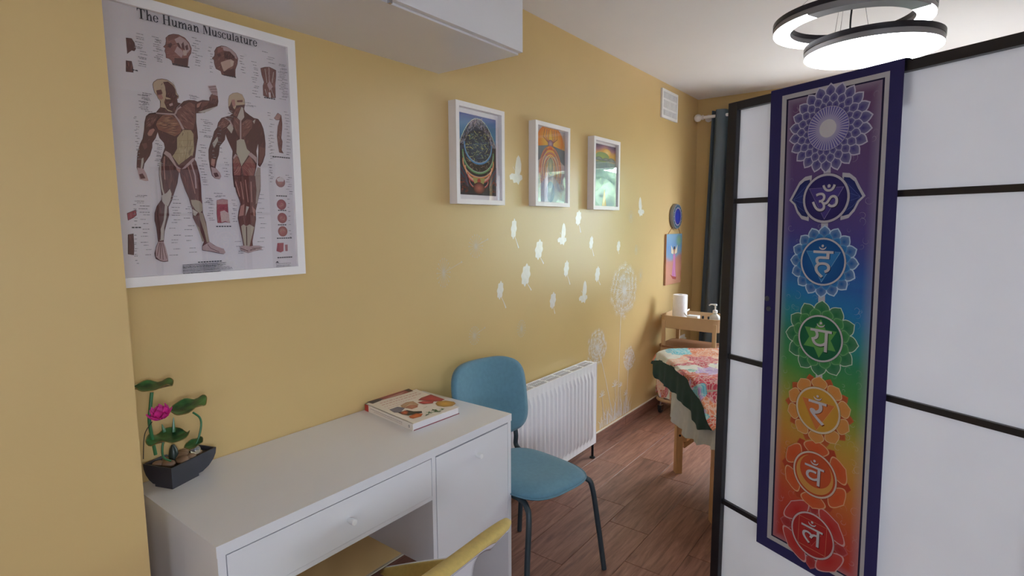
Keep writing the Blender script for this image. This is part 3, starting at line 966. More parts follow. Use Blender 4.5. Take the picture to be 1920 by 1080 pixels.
# back figure
P.h = HP
muscle([(0.8242,1.7930),(0.8250,1.8143),(0.8289,1.8256),(0.8390,1.8341),(0.8531,1.8384),(0.8668,1.8350),(0.8731,1.8225),(0.8737,1.8090),(0.8700,1.7949),(0.8724,1.7871),(0.8862,1.7782),(0.8988,1.7718),(0.9120,1.7709),(0.9203,1.7609),(0.9269,1.7449),(0.9301,1.7228),(0.9312,1.7002),(0.9283,1.6658),(0.9194,1.6423),(0.9095,1.6273),(0.9038,1.6325),(0.9047,1.6467),(0.9078,1.6752),(0.9077,1.6976),(0.9004,1.6744),(0.9020,1.6521),(0.8974,1.6235),(0.8881,1.5918),(0.8885,1.5650),(0.8262,1.5619),(0.8243,1.5988),(0.8258,1.6453),(0.8286,1.6673),(0.8155,1.6983),(0.8105,1.7137),(0.8073,1.6973),(0.7913,1.6769),(0.7871,1.6525),(0.7807,1.6360),(0.7754,1.6142),(0.7865,1.6017),(0.7898,1.5911),(0.7853,1.5828),(0.7721,1.5847),(0.7648,1.5922),(0.7609,1.6131),(0.7587,1.6393),(0.7598,1.6631),(0.7652,1.6794),(0.7730,1.6986),(0.7794,1.7178),(0.7880,1.7294),(0.7916,1.7431),(0.8018,1.7577),(0.8155,1.7637),(0.8267,1.7680),(0.8354,1.7760),(0.8274,1.7801)], DK, RD, 90, 1.0, 0.018)
P.poly([(0.8242,1.7930),(0.8250,1.8143),(0.8289,1.8256),(0.8390,1.8341),(0.8531,1.8384),(0.8668,1.8350),(0.8731,1.8225),(0.8731,1.8076),(0.8466,1.8006),(0.8443,1.7868),(0.8378,1.7925),(0.8350,1.8134),(0.8285,1.7976)], TAN)
P.poly([(0.8337,1.8145),(0.8435,1.8175),(0.8452,1.8017),(0.8392,1.7940),(0.8355,1.8001)], LT)
P.poly([(0.8503,1.8160),(0.8673,1.8202),(0.8669,1.8134),(0.8499,1.8105)], MD)
muscle([(0.7916,1.7431),(0.8017,1.7572),(0.8155,1.7629),(0.8259,1.7559),(0.8194,1.7389),(0.8053,1.7291),(0.7894,1.7296)], MD, LT, 18, 0.8, 0.014)
muscle([(0.8595,1.7525),(0.8769,1.7672),(0.8941,1.7656),(0.8928,1.7432),(0.8770,1.7219),(0.8565,1.7035)], MD, LT, 30, 0.6, 0.016)
muscle([(0.8376,1.7683),(0.8538,1.7598),(0.8511,1.7078),(0.8403,1.7228),(0.8333,1.7435)], MD, LT, 14, -0.9, 0.014)
muscle([(0.8447,1.7936),(0.8619,1.8003),(0.8473,1.7670),(0.8350,1.7706)], MD, LT, 8, 1.0, 0.012)
P.poly([(0.8472,1.7656),(0.8618,1.7990),(0.8673,1.7971),(0.8691,1.7702),(0.8578,1.7563)], PALE)
P.stroke([(0.8572,1.7603),(0.8535,1.6999)], 0.0045, PINK)
P.poly([(0.8416,1.6985),(0.8532,1.7048),(0.8645,1.7039),(0.8714,1.6771),(0.8810,1.6692),(0.8699,1.6520),(0.8511,1.6241),(0.8454,1.6470),(0.8389,1.6628)], lin('B5AA9C'))
P.poly([(0.8150,1.7330),(0.8282,1.7482),(0.8341,1.7328),(0.8276,1.7172)], PALE)
P.poly([(0.8114,1.7618),(0.8259,1.7559),(0.8344,1.7382),(0.8302,1.7377),(0.8229,1.7514),(0.8099,1.7589)], PINK)
P.poly([(0.7706,1.6826),(0.7864,1.7042),(0.7875,1.6924),(0.7750,1.6699)], PALE)
P.poly([(0.8939,1.7614),(0.9031,1.7696),(0.8987,1.7546)], PALE)
P.poly([(0.8274,1.6482),(0.8350,1.6598),(0.8430,1.6537),(0.8284,1.6428)], PINK)
P.poly([(0.8733,1.6606),(0.8825,1.6685),(0.9007,1.6548),(0.8982,1.6377),(0.8900,1.6482)], PINK)
muscle([(0.8263,1.6399),(0.8396,1.6561),(0.8504,1.6227),(0.8466,1.5976),(0.8269,1.5963)], RD, LT, 22, 0.9, 0.02, False)
muscle([(0.8516,1.6228),(0.8789,1.6584),(0.8949,1.6318),(0.8868,1.5946),(0.8575,1.5899)], RD, LT, 26, 2.2, 0.02, False)
P.poly([(0.8917,1.6034),(0.9004,1.6252),(0.9099,1.6245),(0.9074,1.5659),(0.8900,1.5651)], lin('A08E86'))
P.poly([(0.7624,1.6159),(0.7753,1.6129),(0.7865,1.6017),(0.7898,1.5911),(0.7853,1.5828),(0.7721,1.5847),(0.7649,1.5935)], PINK)
P.poly([(0.7678,1.5990),(0.7785,1.6011),(0.7831,1.5907),(0.7723,1.5873)], DK)
P.poly([(0.9102,1.6895),(0.9279,1.6857),(0.9253,1.6655),(0.9096,1.6301),(0.9055,1.6354)], MD)
P.poly([(0.7653,1.6399),(0.7756,1.6382),(0.7716,1.6166),(0.7627,1.6212)], LT)
muscle([(0.8254,1.5945),(0.8258,1.5781),(0.8309,1.5480),(0.8392,1.5234),(0.8414,1.5123),(0.8343,1.4899),(0.8308,1.4703),(0.8355,1.4395),(0.8405,1.4055),(0.8423,1.3885),(0.8307,1.3860),(0.8329,1.3746),(0.8554,1.3651),(0.8733,1.3701),(0.8975,1.3735),(0.9010,1.3821),(0.8922,1.3854),(0.8713,1.3861),(0.8708,1.4019),(0.8786,1.4333),(0.8860,1.4677),(0.8866,1.4935),(0.8941,1.5194),(0.9053,1.5569),(0.9084,1.5999)], lin('704842'), RD, 70, 1.55, 0.03)
P.poly([(0.8914,1.5988),(0.9084,1.5999),(0.9050,1.5626),(0.8933,1.5165),(0.8878,1.5135),(0.8933,1.5564)], lin('A08E86'))
for s in ([(0.8455,1.5792),(0.8508,1.5265)], [(0.8601,1.5856),(0.8647,1.5185)], [(0.8772,1.5810),(0.8764,1.5189)], [(0.8300,1.5783),(0.8399,1.5345)]):
    P.stroke(s, 0.003, LT)
P.poly([(0.8410,1.5067),(0.8528,1.5126),(0.8479,1.4788),(0.8335,1.4759)], LT)
P.poly([(0.8582,1.5071),(0.8667,1.5045),(0.8534,1.4760)], PALE)
P.poly([(0.8757,1.5075),(0.8853,1.4963),(0.8841,1.4763),(0.8784,1.4791)], LT)
P.poly([(0.8387,1.4465),(0.8462,1.4521),(0.8545,1.4464),(0.8650,1.4520),(0.8792,1.4434),(0.8702,1.4163),(0.8610,1.3850),(0.8451,1.3870),(0.8412,1.4168)], lin('B0A294'))
P.stroke([(0.8550,1.4450),(0.8524,1.3881)], 0.003, DK)
P.poly([(0.8307,1.3860),(0.8423,1.3885),(0.8595,1.3850),(0.8713,1.3861),(0.8922,1.3854),(0.9010,1.3821),(0.8975,1.3735),(0.8733,1.3701),(0.8554,1.3651),(0.8329,1.3746)], PINK)
for s in ([(0.8332,1.3803),(0.8557,1.3709)], [(0.8679,1.3790),(0.8948,1.3786)], [(0.8617,1.3735),(0.8796,1.3757)]):
    P.stroke(s, 0.002, DK)
# heads
P.h = HP
muscle([(0.6686,1.9379),(0.6684,1.9467),(0.6766,1.9558),(0.6871,1.9612),(0.7010,1.9630),(0.7164,1.9588),(0.7264,1.9486),(0.7317,1.9353),(0.7299,1.9221),(0.7228,1.9095),(0.7182,1.8810),(0.6988,1.8805),(0.6807,1.8802),(0.6788,1.8906),(0.6723,1.8945),(0.6656,1.8947),(0.6655,1.9053),(0.6634,1.9119),(0.6656,1.9195),(0.6608,1.9219),(0.6663,1.9285)], lin('8E5E58'), LT, 40, 0.3, 0.012)
P.poly([(0.6897,1.9485),(0.7042,1.9593),(0.7178,1.9538),(0.7261,1.9449),(0.7287,1.9309),(0.7189,1.9177),(0.7128,1.9308),(0.6988,1.9310)], PINK)
P.poly([(0.6954,1.9320),(0.7070,1.9240),(0.7100,1.9156),(0.7039,1.9034),(0.6874,1.9158)], PINK)
P.poly([(0.6942,1.9389),(0.6996,1.9420),(0.7056,1.9291),(0.7003,1.9278)], DK)
P.poly([(0.7064,1.9401),(0.7121,1.9469),(0.7143,1.9275),(0.7073,1.9277)], DK)
P.poly([(0.7149,1.9367),(0.7224,1.9422),(0.7233,1.9297),(0.7178,1.9265)], DK)
P.poly([(0.7088,1.9244),(0.7196,1.9269),(0.7177,1.9129),(0.7096,1.9101)], lin('C0A8A0'))
P.poly([(0.6732,1.9320),(0.6804,1.9373),(0.6835,1.9327),(0.6776,1.9224),(0.6727,1.9248)], DK)
P.poly([(0.6766,1.9558),(0.6974,1.9612),(0.7006,1.9566),(0.6898,1.9503),(0.6754,1.9396),(0.6725,1.9460)], MD)
P.poly([(0.6863,1.8994),(0.7073,1.9023),(0.7200,1.9070),(0.7175,1.8827),(0.6834,1.8817)], DK)
P.h = HP
muscle([(0.7945,1.9374),(0.7936,1.9415),(0.8010,1.9541),(0.8147,1.9617),(0.8282,1.9628),(0.8438,1.9577),(0.8548,1.9492),(0.8605,1.9371),(0.8577,1.9209),(0.8508,1.9038),(0.8495,1.8823),(0.8253,1.8807),(0.8107,1.8811),(0.8080,1.8904),(0.7950,1.8942),(0.7914,1.9064),(0.7910,1.9172),(0.7857,1.9203),(0.7928,1.9284)], MD, LT, 30, 0.9, 0.012)
P.poly([(0.8124,1.9594),(0.8282,1.9623),(0.8438,1.9573),(0.8547,1.9481),(0.8590,1.9346),(0.8528,1.9354),(0.8388,1.9510),(0.8207,1.9501)], PINK)
muscle([(0.8204,1.9456),(0.8366,1.9516),(0.8519,1.9396),(0.8490,1.9301),(0.8215,1.9273)], DK, RD, 12, 1.0, 0.01, False)
P.poly([(0.8095,1.9148),(0.8281,1.9255),(0.8398,1.9303),(0.8487,1.9256),(0.8432,1.9111),(0.8289,1.9014),(0.8169,1.8900),(0.8112,1.9064)], lin('C0A294'))
P.poly([(0.8372,1.9253),(0.8477,1.9276),(0.8457,1.9138),(0.8385,1.9101)], lin('C8B0A4'))
P.poly([(0.7997,1.9343),(0.8089,1.9397),(0.8118,1.9327),(0.8038,1.9287)], DK)
P.poly([(0.8031,1.9524),(0.8190,1.9584),(0.8183,1.9473),(0.8022,1.9392)], RD)
P.poly([(0.8123,1.8891),(0.8263,1.8964),(0.8474,1.9053),(0.8484,1.8832),(0.8253,1.8812)], DK)
P.h = HP
# head partly at the left edge (side details)
muscle([(0.5751,1.9231),(0.5874,1.9246),(0.5929,1.9158),(0.5949,1.9010),(0.5914,1.8950),(0.5852,1.8953),(0.5753,1.8845)], DK, RD, 10)
muscle([(0.5709,1.8666),(0.5832,1.8676),(0.5852,1.8527),(0.5851,1.8407),(0.5689,1.8391)], DK, RD, 10)
P.h = HP
# trunk, leg and small details
muscle([(0.9289,1.9237),(0.9431,1.9302),(0.9585,1.9335),(0.9789,1.9283),(0.9778,1.9091),(0.9738,1.8846),(0.9728,1.8439),(0.9505,1.8401),(0.9330,1.8441),(0.9334,1.8723),(0.9379,1.8848),(0.9315,1.9045)], MD, LT, 40, 1.5, 0.012)
P.poly([(0.9472,1.8796),(0.9562,1.8930),(0.9660,1.8760),(0.9544,1.8620)], PINK)
P.stroke([(0.9558,1.9317),(0.9547,1.8904)], 0.003, PINK)
for s in ([(0.9392,1.8640),(0.9446,1.8485)], [(0.9599,1.8678),(0.9676,1.8454)], [(0.9428,1.9254),(0.9467,1.8842)], [(0.9707,1.9219),(0.9636,1.8874)]):
    P.stroke(s, 0.002, PALE)
P.poly([(0.9502,1.8566),(0.9567,1.8577),(0.9571,1.8417),(0.9511,1.8407)], lin('D0C6CA'))
muscle([(0.9641,1.7812),(0.9776,1.7989),(0.9883,1.7933),(0.9902,1.7705),(0.9894,1.7560),(0.9844,1.7235),(0.9879,1.7123),(0.9838,1.6856),(0.9897,1.6760),(0.9754,1.6775),(0.9722,1.7047),(0.9710,1.7277),(0.9752,1.7570),(0.9827,1.7781),(0.9700,1.7764)], MD, LT, 16, 1.5, 0.01)
P.poly([(0.9648,1.7827),(0.9775,1.7980),(0.9873,1.7932),(0.9812,1.7794),(0.9701,1.7769)], lin('B08A84'))
P.h = HP
muscle([(0.7734,1.5214),(0.7897,1.5260),(0.8045,1.5237),(0.8040,1.4949),(0.8042,1.4757),(0.8071,1.4563),(0.7936,1.4591),(0.7826,1.4564),(0.7718,1.4564),(0.7709,1.4835)], lin('A04E58'), LT, 20, 1.5, 0.012)
P.poly([(0.7734,1.5214),(0.7897,1.5257),(0.8045,1.5234),(0.8045,1.5114),(0.7732,1.5100)], lin('B98C8C'))
P.poly([(0.7806,1.4891),(0.7930,1.4933),(0.8061,1.4839),(0.8066,1.4563),(0.7937,1.4619),(0.7826,1.4577)], lin('C4A8A6'))
P.h = HP
muscle([(0.5451,1.4813),(0.5659,1.4908),(0.5659,1.4769),(0.5583,1.4700),(0.5458,1.4630)], lin('A04E58'), LT, 6)
muscle([(0.5431,1.4264),(0.5553,1.4285),(0.5544,1.3937),(0.5523,1.3729),(0.5394,1.3758)], DK, RD, 8)
P.h = HP
for pts, c in (([(0.9742,1.5142),(0.9903,1.5146)], lin('A8606A')), ([(0.9743,1.4717),(0.9906,1.4718)], lin('AE666C')), ([(0.9736,1.4292),(0.9898,1.4290)], lin('B0686C')), ([(0.9743,1.5851),(0.9904,1.5860)], lin('AE7C80'))):
    r = abs(pts[1][0] - pts[0][0])
    P.fan(ell(pts[0][0], pts[0][1], r * 1.0, r * 1.02), c, mixc(c, DK, 0.4))
    for q in range(9):
        a, l = rg.uniform(0, 6.28), r * rg.uniform(0.2, 0.6)
        P.stroke([(pts[0][0] + l * math.cos(a), pts[0][1] + l * math.sin(a)), (pts[0][0] + l * math.cos(a + 1.2), pts[0][1] + l * math.sin(a + 1.2))], 0.002, LT, lay=(q == 0))
P.poly([(0.9612,1.5945),(0.9759,1.6019),(0.9884,1.5962),(0.9847,1.5871),(0.9655,1.5860)], lin('CFC4C8'))
P.poly([(0.9529,1.3922),(0.9744,1.3925),(0.9723,1.3660),(0.9624,1.3619),(0.9483,1.3670)], lin('A05660'))
P.poly([(0.9783,1.3863),(0.9881,1.3866),(0.9870,1.3654),(0.9788,1.3657)], lin('B07880'))
P.poly([(0.9430,1.3299),(0.9497,1.3355),(0.9548,1.3292)], INK)
P.h = HP + 0.003
# caption bars and label lines
P.layer()


def lines(p0, p1, n, w=0.0012, col=None, lead=0.6, hgap=None):
    (ya, za), (yb, zb) = p0, p1
    for k in range(n):
        z = za + (zb - za) * (k + rg.uniform(0.2, 0.8)) / n
        a = ya + (yb - ya) * rg.uniform(0, 1 - lead)
        e = a + (yb - ya) * rg.uniform(lead * 0.6, lead)
        x = a
        while x < e:
            x2 = min(x + rg.uniform(0.003, 0.011), e)
            P.rect(x, x2, z - w * 0.7, z + w * 0.7, mixc(col or lin('6E6870'), PAPER, rg.uniform(0.0, 0.35)), lay=False)
            x = x2 + 0.0012


for q, n in (([(0.5891,1.7934),(0.6303,1.7461)], 14), ([(0.5751,1.7338),(0.5888,1.6204)], 18), ([(0.6164,1.6754),(0.6411,1.6080)], 13), ([(0.7351,1.7504),(0.7779,1.6940)], 9), ([(0.7276,1.6794),(0.7544,1.5598)], 16), ([(0.7140,1.8103),(0.7583,1.7977)], 3),
             ([(0.9373,1.7317),(0.9539,1.5946)], 15), ([(0.5630,1.5338),(0.6039,1.4820)], 7), ([(0.5689,1.4816),(0.5984,1.3683)], 10), ([(0.6410,1.5313),(0.6761,1.4535)], 9), ([(0.6351,1.4464),(0.6742,1.3646)], 6), ([(0.6837,1.5051),(0.7103,1.4833)], 3), ([(0.6776,1.4756),(0.7123,1.3627)], 7),
             ([(0.7290,1.5286),(0.7721,1.5117)], 3), ([(0.7404,1.5260),(0.7673,1.4594)], 9), ([(0.8098,1.5252),(0.8311,1.4594)], 9), ([(0.8891,1.5504),(0.9201,1.4362)], 8), ([(0.8814,1.4203),(0.9245,1.3608)], 4), ([(0.8134,1.4056),(0.8508,1.3560)], 4), ([(0.7578,1.5448),(0.8022,1.5281)], 3),
             ([(0.6330,1.9444),(0.6626,1.8784)], 14), ([(0.7300,1.9664),(0.7613,1.8883)], 12), ([(0.7742,1.9532),(0.7897,1.8767)], 9), ([(0.8615,1.9518),(0.8836,1.8958)], 7), ([(0.8961,1.9415),(0.9262,1.8338)], 14), ([(0.9813,1.9509),(1.0240,1.8422)], 22), ([(0.9346,1.9766),(0.9842,1.9404)], 4),
             ([(0.8626,1.8152),(0.9108,1.8013)], 3), ([(0.9414,1.8029),(0.9644,1.6531)], 13), ([(0.9949,1.8129),(1.0195,1.6579)], 16), ([(0.9321,1.6422),(0.9494,1.5778)], 6), ([(0.9911,1.6136),(1.0172,1.5473)], 9), ([(0.9906,1.5378),(1.0054,1.4007)], 10), ([(0.5903,1.9412),(0.6230,1.8563)], 14),
             ([(0.5581,1.5158),(0.5708,1.4398)], 9), ([(0.5515,1.4262),(0.5643,1.3488)], 10), ([(0.8107,1.7840),(0.8396,1.7503)], 5), ([(0.7850,1.7353),(0.8025,1.6543)], 8), ([(0.7944,1.6459),(0.8168,1.5862)], 7), ([(0.7672,1.6883),(0.7802,1.6371)], 5)):
    lines(q[0], q[1], n)
for q in ([(0.6785,1.8818),(0.7188,1.8821)], [(0.8139,1.8817),(0.8476,1.8795)], [(0.9333,1.8397),(0.9678,1.8377)], [(0.9508,1.6634),(1.0085,1.6620)], [(0.7652,1.4502),(0.8078,1.4421)], [(0.9563,1.5432),(0.9906,1.5395)], [(0.9592,1.4982),(0.9881,1.4936)], [(0.9566,1.4527),(0.9855,1.4475)], [(0.9506,1.4106),(0.9981,1.4044)], [(0.9489,1.3495),(0.9965,1.3420)], [(0.7085,1.3493),(0.7703,1.3411)], [(0.5810,1.8475),(0.5928,1.8446)], [(0.5518,1.4470),(0.5710,1.4426)]):
    P.layer()
    (ya, za), (yb, zb) = q
    zm = (za + zb) / 2
    x = ya
    while x < yb:
        P.rect(x, x + 0.006, zm - 0.0016, zm + 0.0016, lin('3A363E'), lay=False)
        x += 0.0075
P.layer()
q = [(0.6671,1.3411),(0.8120,1.3066)]
lines(q[0], q[1], 9, 0.001, INK, 1.0)
lines(q[0], q[1], 9, 0.001, INK, 1.0)
q = [(0.9423,1.3277),(1.0002,1.3051)]
lines(q[0], q[1], 5, 0.001, INK, 0.95)
# the title in a bold serif face, drawn glyph by glyph


def arcp(cx, cy, rx, ry, a0, a1, tw, th, n=14):
    a0, a1 = math.radians(a0), math.radians(a1)
    o = ell(cx, cy, rx, ry, n, a0, a1)
    i = ell(cx, cy, rx - tw, ry - th, n, a0, a1)
    return [[o[k], o[k + 1], i[k + 1], i[k]] for k in range(n)]


def rc(x0, y0, x1, y1):
    return [[(x0, y0), (x1, y0), (x1, y1), (x0, y1)]]


def arch(x, w=0.36):
    """right half of an n: shoulder arc and thick stem with foot serif"""
    return arcp(x + w / 2, 0.40, w / 2, 0.26, 0, 170, 0.13, 0.08) + rc(x + w - 0.14, 0, x + w, 0.42) + rc(x + w - 0.22, 0, x + w + 0.08, 0.05)


GL = {
    'T': (rc(0.02, 0.93, 0.80, 1.0) + rc(0.33, 0, 0.50, 1) + rc(0.22, 0, 0.61, 0.05) + [[(0.02, 1), (0.02, 0.72), (0.06, 0.72), (0.14, 1)], [(0.80, 1), (0.80, 0.72), (0.76, 0.72), (0.68, 1)]], 0.86),
    'H': (rc(0.08, 0, 0.25, 1) + rc(0.58, 0, 0.75, 1) + rc(0.25, 0.48, 0.58, 0.54) + rc(0, 0, 0.33, 0.05) + rc(0, 0.95, 0.33, 1) + rc(0.50, 0, 0.83, 0.05) + rc(0.50, 0.95, 0.83, 1), 0.90),
    'M': (rc(0.10, 0, 0.16, 1) + rc(0.72, 0, 0.89, 1) + [[(0.10, 1), (0.30, 1), (0.54, 0.28), (0.45, 0.02)], [(0.45, 0.02), (0.54, 0.28), (0.76, 1), (0.72, 0.86)]] + rc(0, 0, 0.27, 0.05) + rc(0, 0.95, 0.26, 1) + rc(0.64, 0, 0.97, 0.05) + rc(0.74, 0.95, 0.97, 1), 1.02),
    'h': (rc(0.08, 0, 0.22, 1) + rc(0, 0, 0.30, 0.05) + rc(0, 0.95, 0.20, 1) + arch(0.20), 0.68),
    'n': (rc(0.08, 0, 0.22, 0.66) + rc(0, 0, 0.30, 0.05) + rc(0, 0.61, 0.20, 0.66) + arch(0.20), 0.68),
    'm': (rc(0.08, 0, 0.22, 0.66) + rc(0, 0, 0.30, 0.05) + rc(0, 0.61, 0.20, 0.66) + arch(0.20) + arch(0.54), 1.02),
    'u': (rc(0.07, 0.24, 0.21, 0.66) + rc(0, 0.61, 0.20, 0.66) + arcp(0.27, 0.25, 0.20, 0.26, 180, 350, 0.13, 0.09) + rc(0.42, 0, 0.56, 0.66) + rc(0.34, 0.61, 0.56, 0.66) + rc(0.42, 0, 0.64, 0.05), 0.68),
    'r': (rc(0.08, 0, 0.22, 0.66) + rc(0, 0, 0.32, 0.05) + rc(0, 0.61, 0.20, 0.66) + arcp(0.34, 0.42, 0.16, 0.25, 55, 175, 0.10, 0.10) + [ell(0.41, 0.56, 0.065, 0.07, 10)], 0.53),
    'l': (rc(0.08, 0, 0.22, 1) + rc(0, 0, 0.30, 0.05) + rc(0, 0.95, 0.20, 1), 0.35),
    't': (rc(0.10, 0.12, 0.24, 0.80) + [[(0.10, 0.66), (0.24, 0.66), (0.24, 0.88)]] + rc(0.0, 0.60, 0.38, 0.66) + arcp(0.25, 0.14, 0.15, 0.15, 180, 330, 0.12, 0.08), 0.44),
    'e': (arcp(0.28, 0.33, 0.27, 0.345, 20, 335, 0.14, 0.06, 22) + rc(0.13, 0.33, 0.54, 0.38) + arcp(0.28, 0.33, 0.27, 0.345, -2, 22, 0.13, 0.3, 3)[:0] + rc(0.41, 0.34, 0.54, 0.46), 0.60),
    'c': (arcp(0.29, 0.33, 0.28, 0.345, 50, 325, 0.14, 0.06, 20) + [ell(0.43, 0.52, 0.07, 0.075, 10)], 0.56),
    'a': (rc(0.32, 0.08, 0.46, 0.48) + arcp(0.27, 0.44, 0.19, 0.23, 10, 150, 0.12, 0.06) + [ell(0.14, 0.52, 0.065, 0.07, 10)] + arcp(0.24, 0.18, 0.22, 0.195, 60, 320, 0.13, 0.06, 18) + rc(0.40, 0.0, 0.58, 0.06), 0.62),
    's': (arcp(0.23, 0.48, 0.19, 0.19, 30, 265, 0.10, 0.07) + arcp(0.23, 0.18, 0.20, 0.195, -145, 95, 0.11, 0.07) + rc(0.02, 0.02, 0.07, 0.22) + rc(0.36, 0.46, 0.41, 0.64), 0.48),
    ' ': ([], 0.36),
}
ends = [(0.6024,1.9784)] + [(0.9213,1.9836)]
text = 'The Human Musculature'
adv = sum(GL[ch][1] for ch in text)
s = (ends[1][0] - ends[0][0]) / adv
zb0 = ends[0][1]
zb1 = ends[1][1]
P.layer()
xx = ends[0][0]
for ch in text:
    zb = zb0 + (zb1 - zb0) * (xx - ends[0][0]) / (ends[1][0] - ends[0][0])
    for poly in GL[ch][0]:
        P.poly([(xx + a * s, zb + b * s * 1.06) for a, b in poly], lin('35323A'), lay=False)
    xx += GL[ch][1] * s
P.build('chart_print', M['print'], t)
obj('glass', B((LEFT_X + 0.024, LEFT_X + 0.0255, 0.487, 1.016, 1.314, 2.005)), M['glass'], t)

# --- three small framed pictures
FX = LEFT_X + 0.024


def picture(name, label, y0, y1, z0, z1):
    t = thing(name, label, 'picture', (LEFT_X, (y0 + y1) / 2, z0), group='white framed pictures in a row')
    frame_parts(t, y0, y1, z0, z1, 0.045, 0.021, M['white_frame'], 0.022)
    obj('glass', B((LEFT_X + 0.036, LEFT_X + 0.0375, y0 + 0.0205, y1 - 0.0205, z0 + 0.0205, z1 - 0.0205)), M['glass'], t)
    return t


def symmetric(P, cx, pts, w, col):
    P.stroke(pts, w, col, lay=False)
    P.stroke([(2 * cx - a, b) for a, b in pts], w, col, lay=False)


rg = random.Random(5)
# first: dark dome of veins with coloured hoops
t = picture('framed_picture', 'white framed picture with a dark dome and coloured hoops, nearest the cabinet', 1.767, 2.101, 1.538, 1.972)
P = Print(lambda a, b, h: (FX + h, a, b))
a0, a1, b0, b1 = 1.808, 2.060, 1.580, 1.930
cx, w, hh = (a0 + a1) / 2, a1 - a0, b1 - b0
SK = [(0, lin('2A4A5E')), (0.55, lin('3E5AA0')), (0.8, lin('5A9AC0')), (1, lin('344A9A'))]
P.sheet(a0, a1, b0, b1, lambda u, v: ramp(SK, v), 2, 8)
dome = [(a0, b0), (a1, b0), (a1, b0 + hh * 0.62)] + [(cx + w * 0.5 * (1 - k / 8), b0 + hh * (0.62 + 0.34 * (1 - abs(1 - k / 8) ** 2.1))) for k in range(1, 16)] + [(a0, b0 + hh * 0.62)]
P.stroke(dome[2:], 0.007, lin('D8E8D0'))
P.poly(dome, lin('2A2C3C'))
P.layer()
for k in range(260):
    a, r = rg.uniform(0, PI), rg.uniform(0.62, 0.97)
    q_ = math.cos(a)
    x, z = cx + w * 0.5 * r * q_, b0 + hh * (0.62 + 0.34 * r * (1 - abs(q_) ** 2.1))
    c = rg.choice(['A8A0B4', '8494AE', 'C0B2A6', '7484A0', 'B4A2BE'])
    P.stroke([(x, z), (x + rg.uniform(-.008, .008), z + rg.uniform(0, .010)), (x + rg.uniform(-.012, .012), z + rg.uniform(.006, .022))], rg.uniform(0.001, 0.0022), lin(c), lay=False)
P.fan(ell(cx, b0 + hh * 0.60, w * 0.36, hh * 0.24), lin('3A5068'), lin('283448'))
P.layer()
for k in range(140):
    x, z = cx + w * rg.uniform(-.30, .30), b0 + hh * rg.uniform(0.40, 0.80)
    c = rg.choice(['C8C87A', '9CB47A', 'D8D090', '7A9A8A', '5E7EA0'])
    P.stroke([(x, z), (x + rg.uniform(-.014, .014), z + rg.uniform(-.010, .010)), (x + rg.uniform(-.024, .024), z + rg.uniform(-.014, .014))], [0.0008, 0.0022, 0.0008], lin(c), lay=False)
P.poly([(cx - w * .36, b0 + hh * .42), (cx + w * .36, b0 + hh * .42), (cx + w * .30, b0 + hh * .26), (cx - w * .30, b0 + hh * .26)], lin('23262E'))
P.layer()
for k in range(60):
    x, z = cx + w * rg.uniform(-.30, .30), b0 + hh * rg.uniform(0.28, 0.45)
    P.stroke([(x, z), (x + rg.uniform(-.012, .012), z + rg.uniform(-.012, .012))], 0.0012, lin(rg.choice(['B8907A', 'A8A890', '8C5A58', 'C8B090'])), lay=False)
for zc, rx, ry, c, ww in ((0.62, .37, .22, '4A8AC0', .008), (0.52, .42, .24, '6AA06A', .008), (0.50, .10, .0, '6AA06A', .002), (0.42, .42, .20, 'D88A5A', .007), (0.34, .36, .16, 'E0A080', .006), (0.26, .30, .10, 'C04A4A', .008), (0.18, .26, .10, 'B0403E', .006)):
    if ry:
        P.stroke(ell(cx, b0 + hh * zc, w * rx, hh * ry, 22, PI * 0.95, PI * 2.05), ww, lin(c))
        P.stroke(ell(cx, b0 + hh * zc + 0.002, w * rx * .97, hh * ry * .97, 22, PI, PI * 2), ww * 0.3, mixc(lin(c), (1, 1, 1, 1), 0.4))
P.poly([(cx - w * .17, b0 + hh * .22), (cx + w * .17, b0 + hh * .22), (cx + w * .13, b0 + hh * .145), (cx - w * .13, b0 + hh * .145)], lin('A8A060'))
P.poly(ell(cx, b0 + hh * .18, .012, .012), lin('B03A34'))
P.fan(ell(cx, b0 + hh * .09, w * .16, hh * .075), lin('C06A5E'), lin('4A2028'))
P.layer()
for sx in (-1, 1):
    for k in range(8):
        o = 0.012 + k * 0.007
        P.stroke([(cx + sx * (w * .5), b0 + hh * .40 - o), (cx + sx * (w * .36), b0 + hh * .30 - o), (cx + sx * (w * .28), b0 + hh * .10)], 0.0022, lin(['3A6A8A', '5A3A6A', '8A3A3A', '2A5A6A'][k % 4]), lay=False)
    for k in range(16):
        x, z = cx + sx * w * rg.uniform(.30, .48), b0 + hh * rg.uniform(.02, .2)
        P.rect(x - .006, x + .006, z - .004, z + .004, lin(rg.choice(['6A2A2E', '8A4038', '4A2A34', '5A3A44'])), lay=False)
P.build('art_print', M['print'], t)

# second: bright radiating figure-free arcs
t = picture('framed_picture', 'white framed picture with bright orange and lilac arches, middle of the three', 2.358, 2.693, 1.542, 1.973)
P = Print(lambda a, b, h: (FX + h, a, b))
a0, a1, b0, b1 = 2.383, 2.668, 1.567, 1.948
cx, w, hh = (a0 + a1) / 2, a1 - a0, b1 - b0
P.sheet(a0, a1, b0, b1, lambda u, v: ramp([(0, lin('B8C8DC')), (0.35, lin('C8BCCC')), (0.6, lin('B8B0B0')), (0.8, lin('E0A050')), (1, lin('B8BCC8'))], v), 2, 10)
P.fan(ell(cx, b0 + hh * .84, w * .44, hh * .22), lin('F0D060'), lin('D87838'))
P.layer()
for k in range(5):
    symmetric(P, cx, [(cx + .012 + .011 * k, b1 - .002), (cx + .020 + .012 * k, b0 + hh * .88), (cx + .012, b0 + hh * .80)], .004, lin(['8A3A5A', 'D05A4A', '6A4A8A', 'E08A4A', '5A3A5A'][k]))
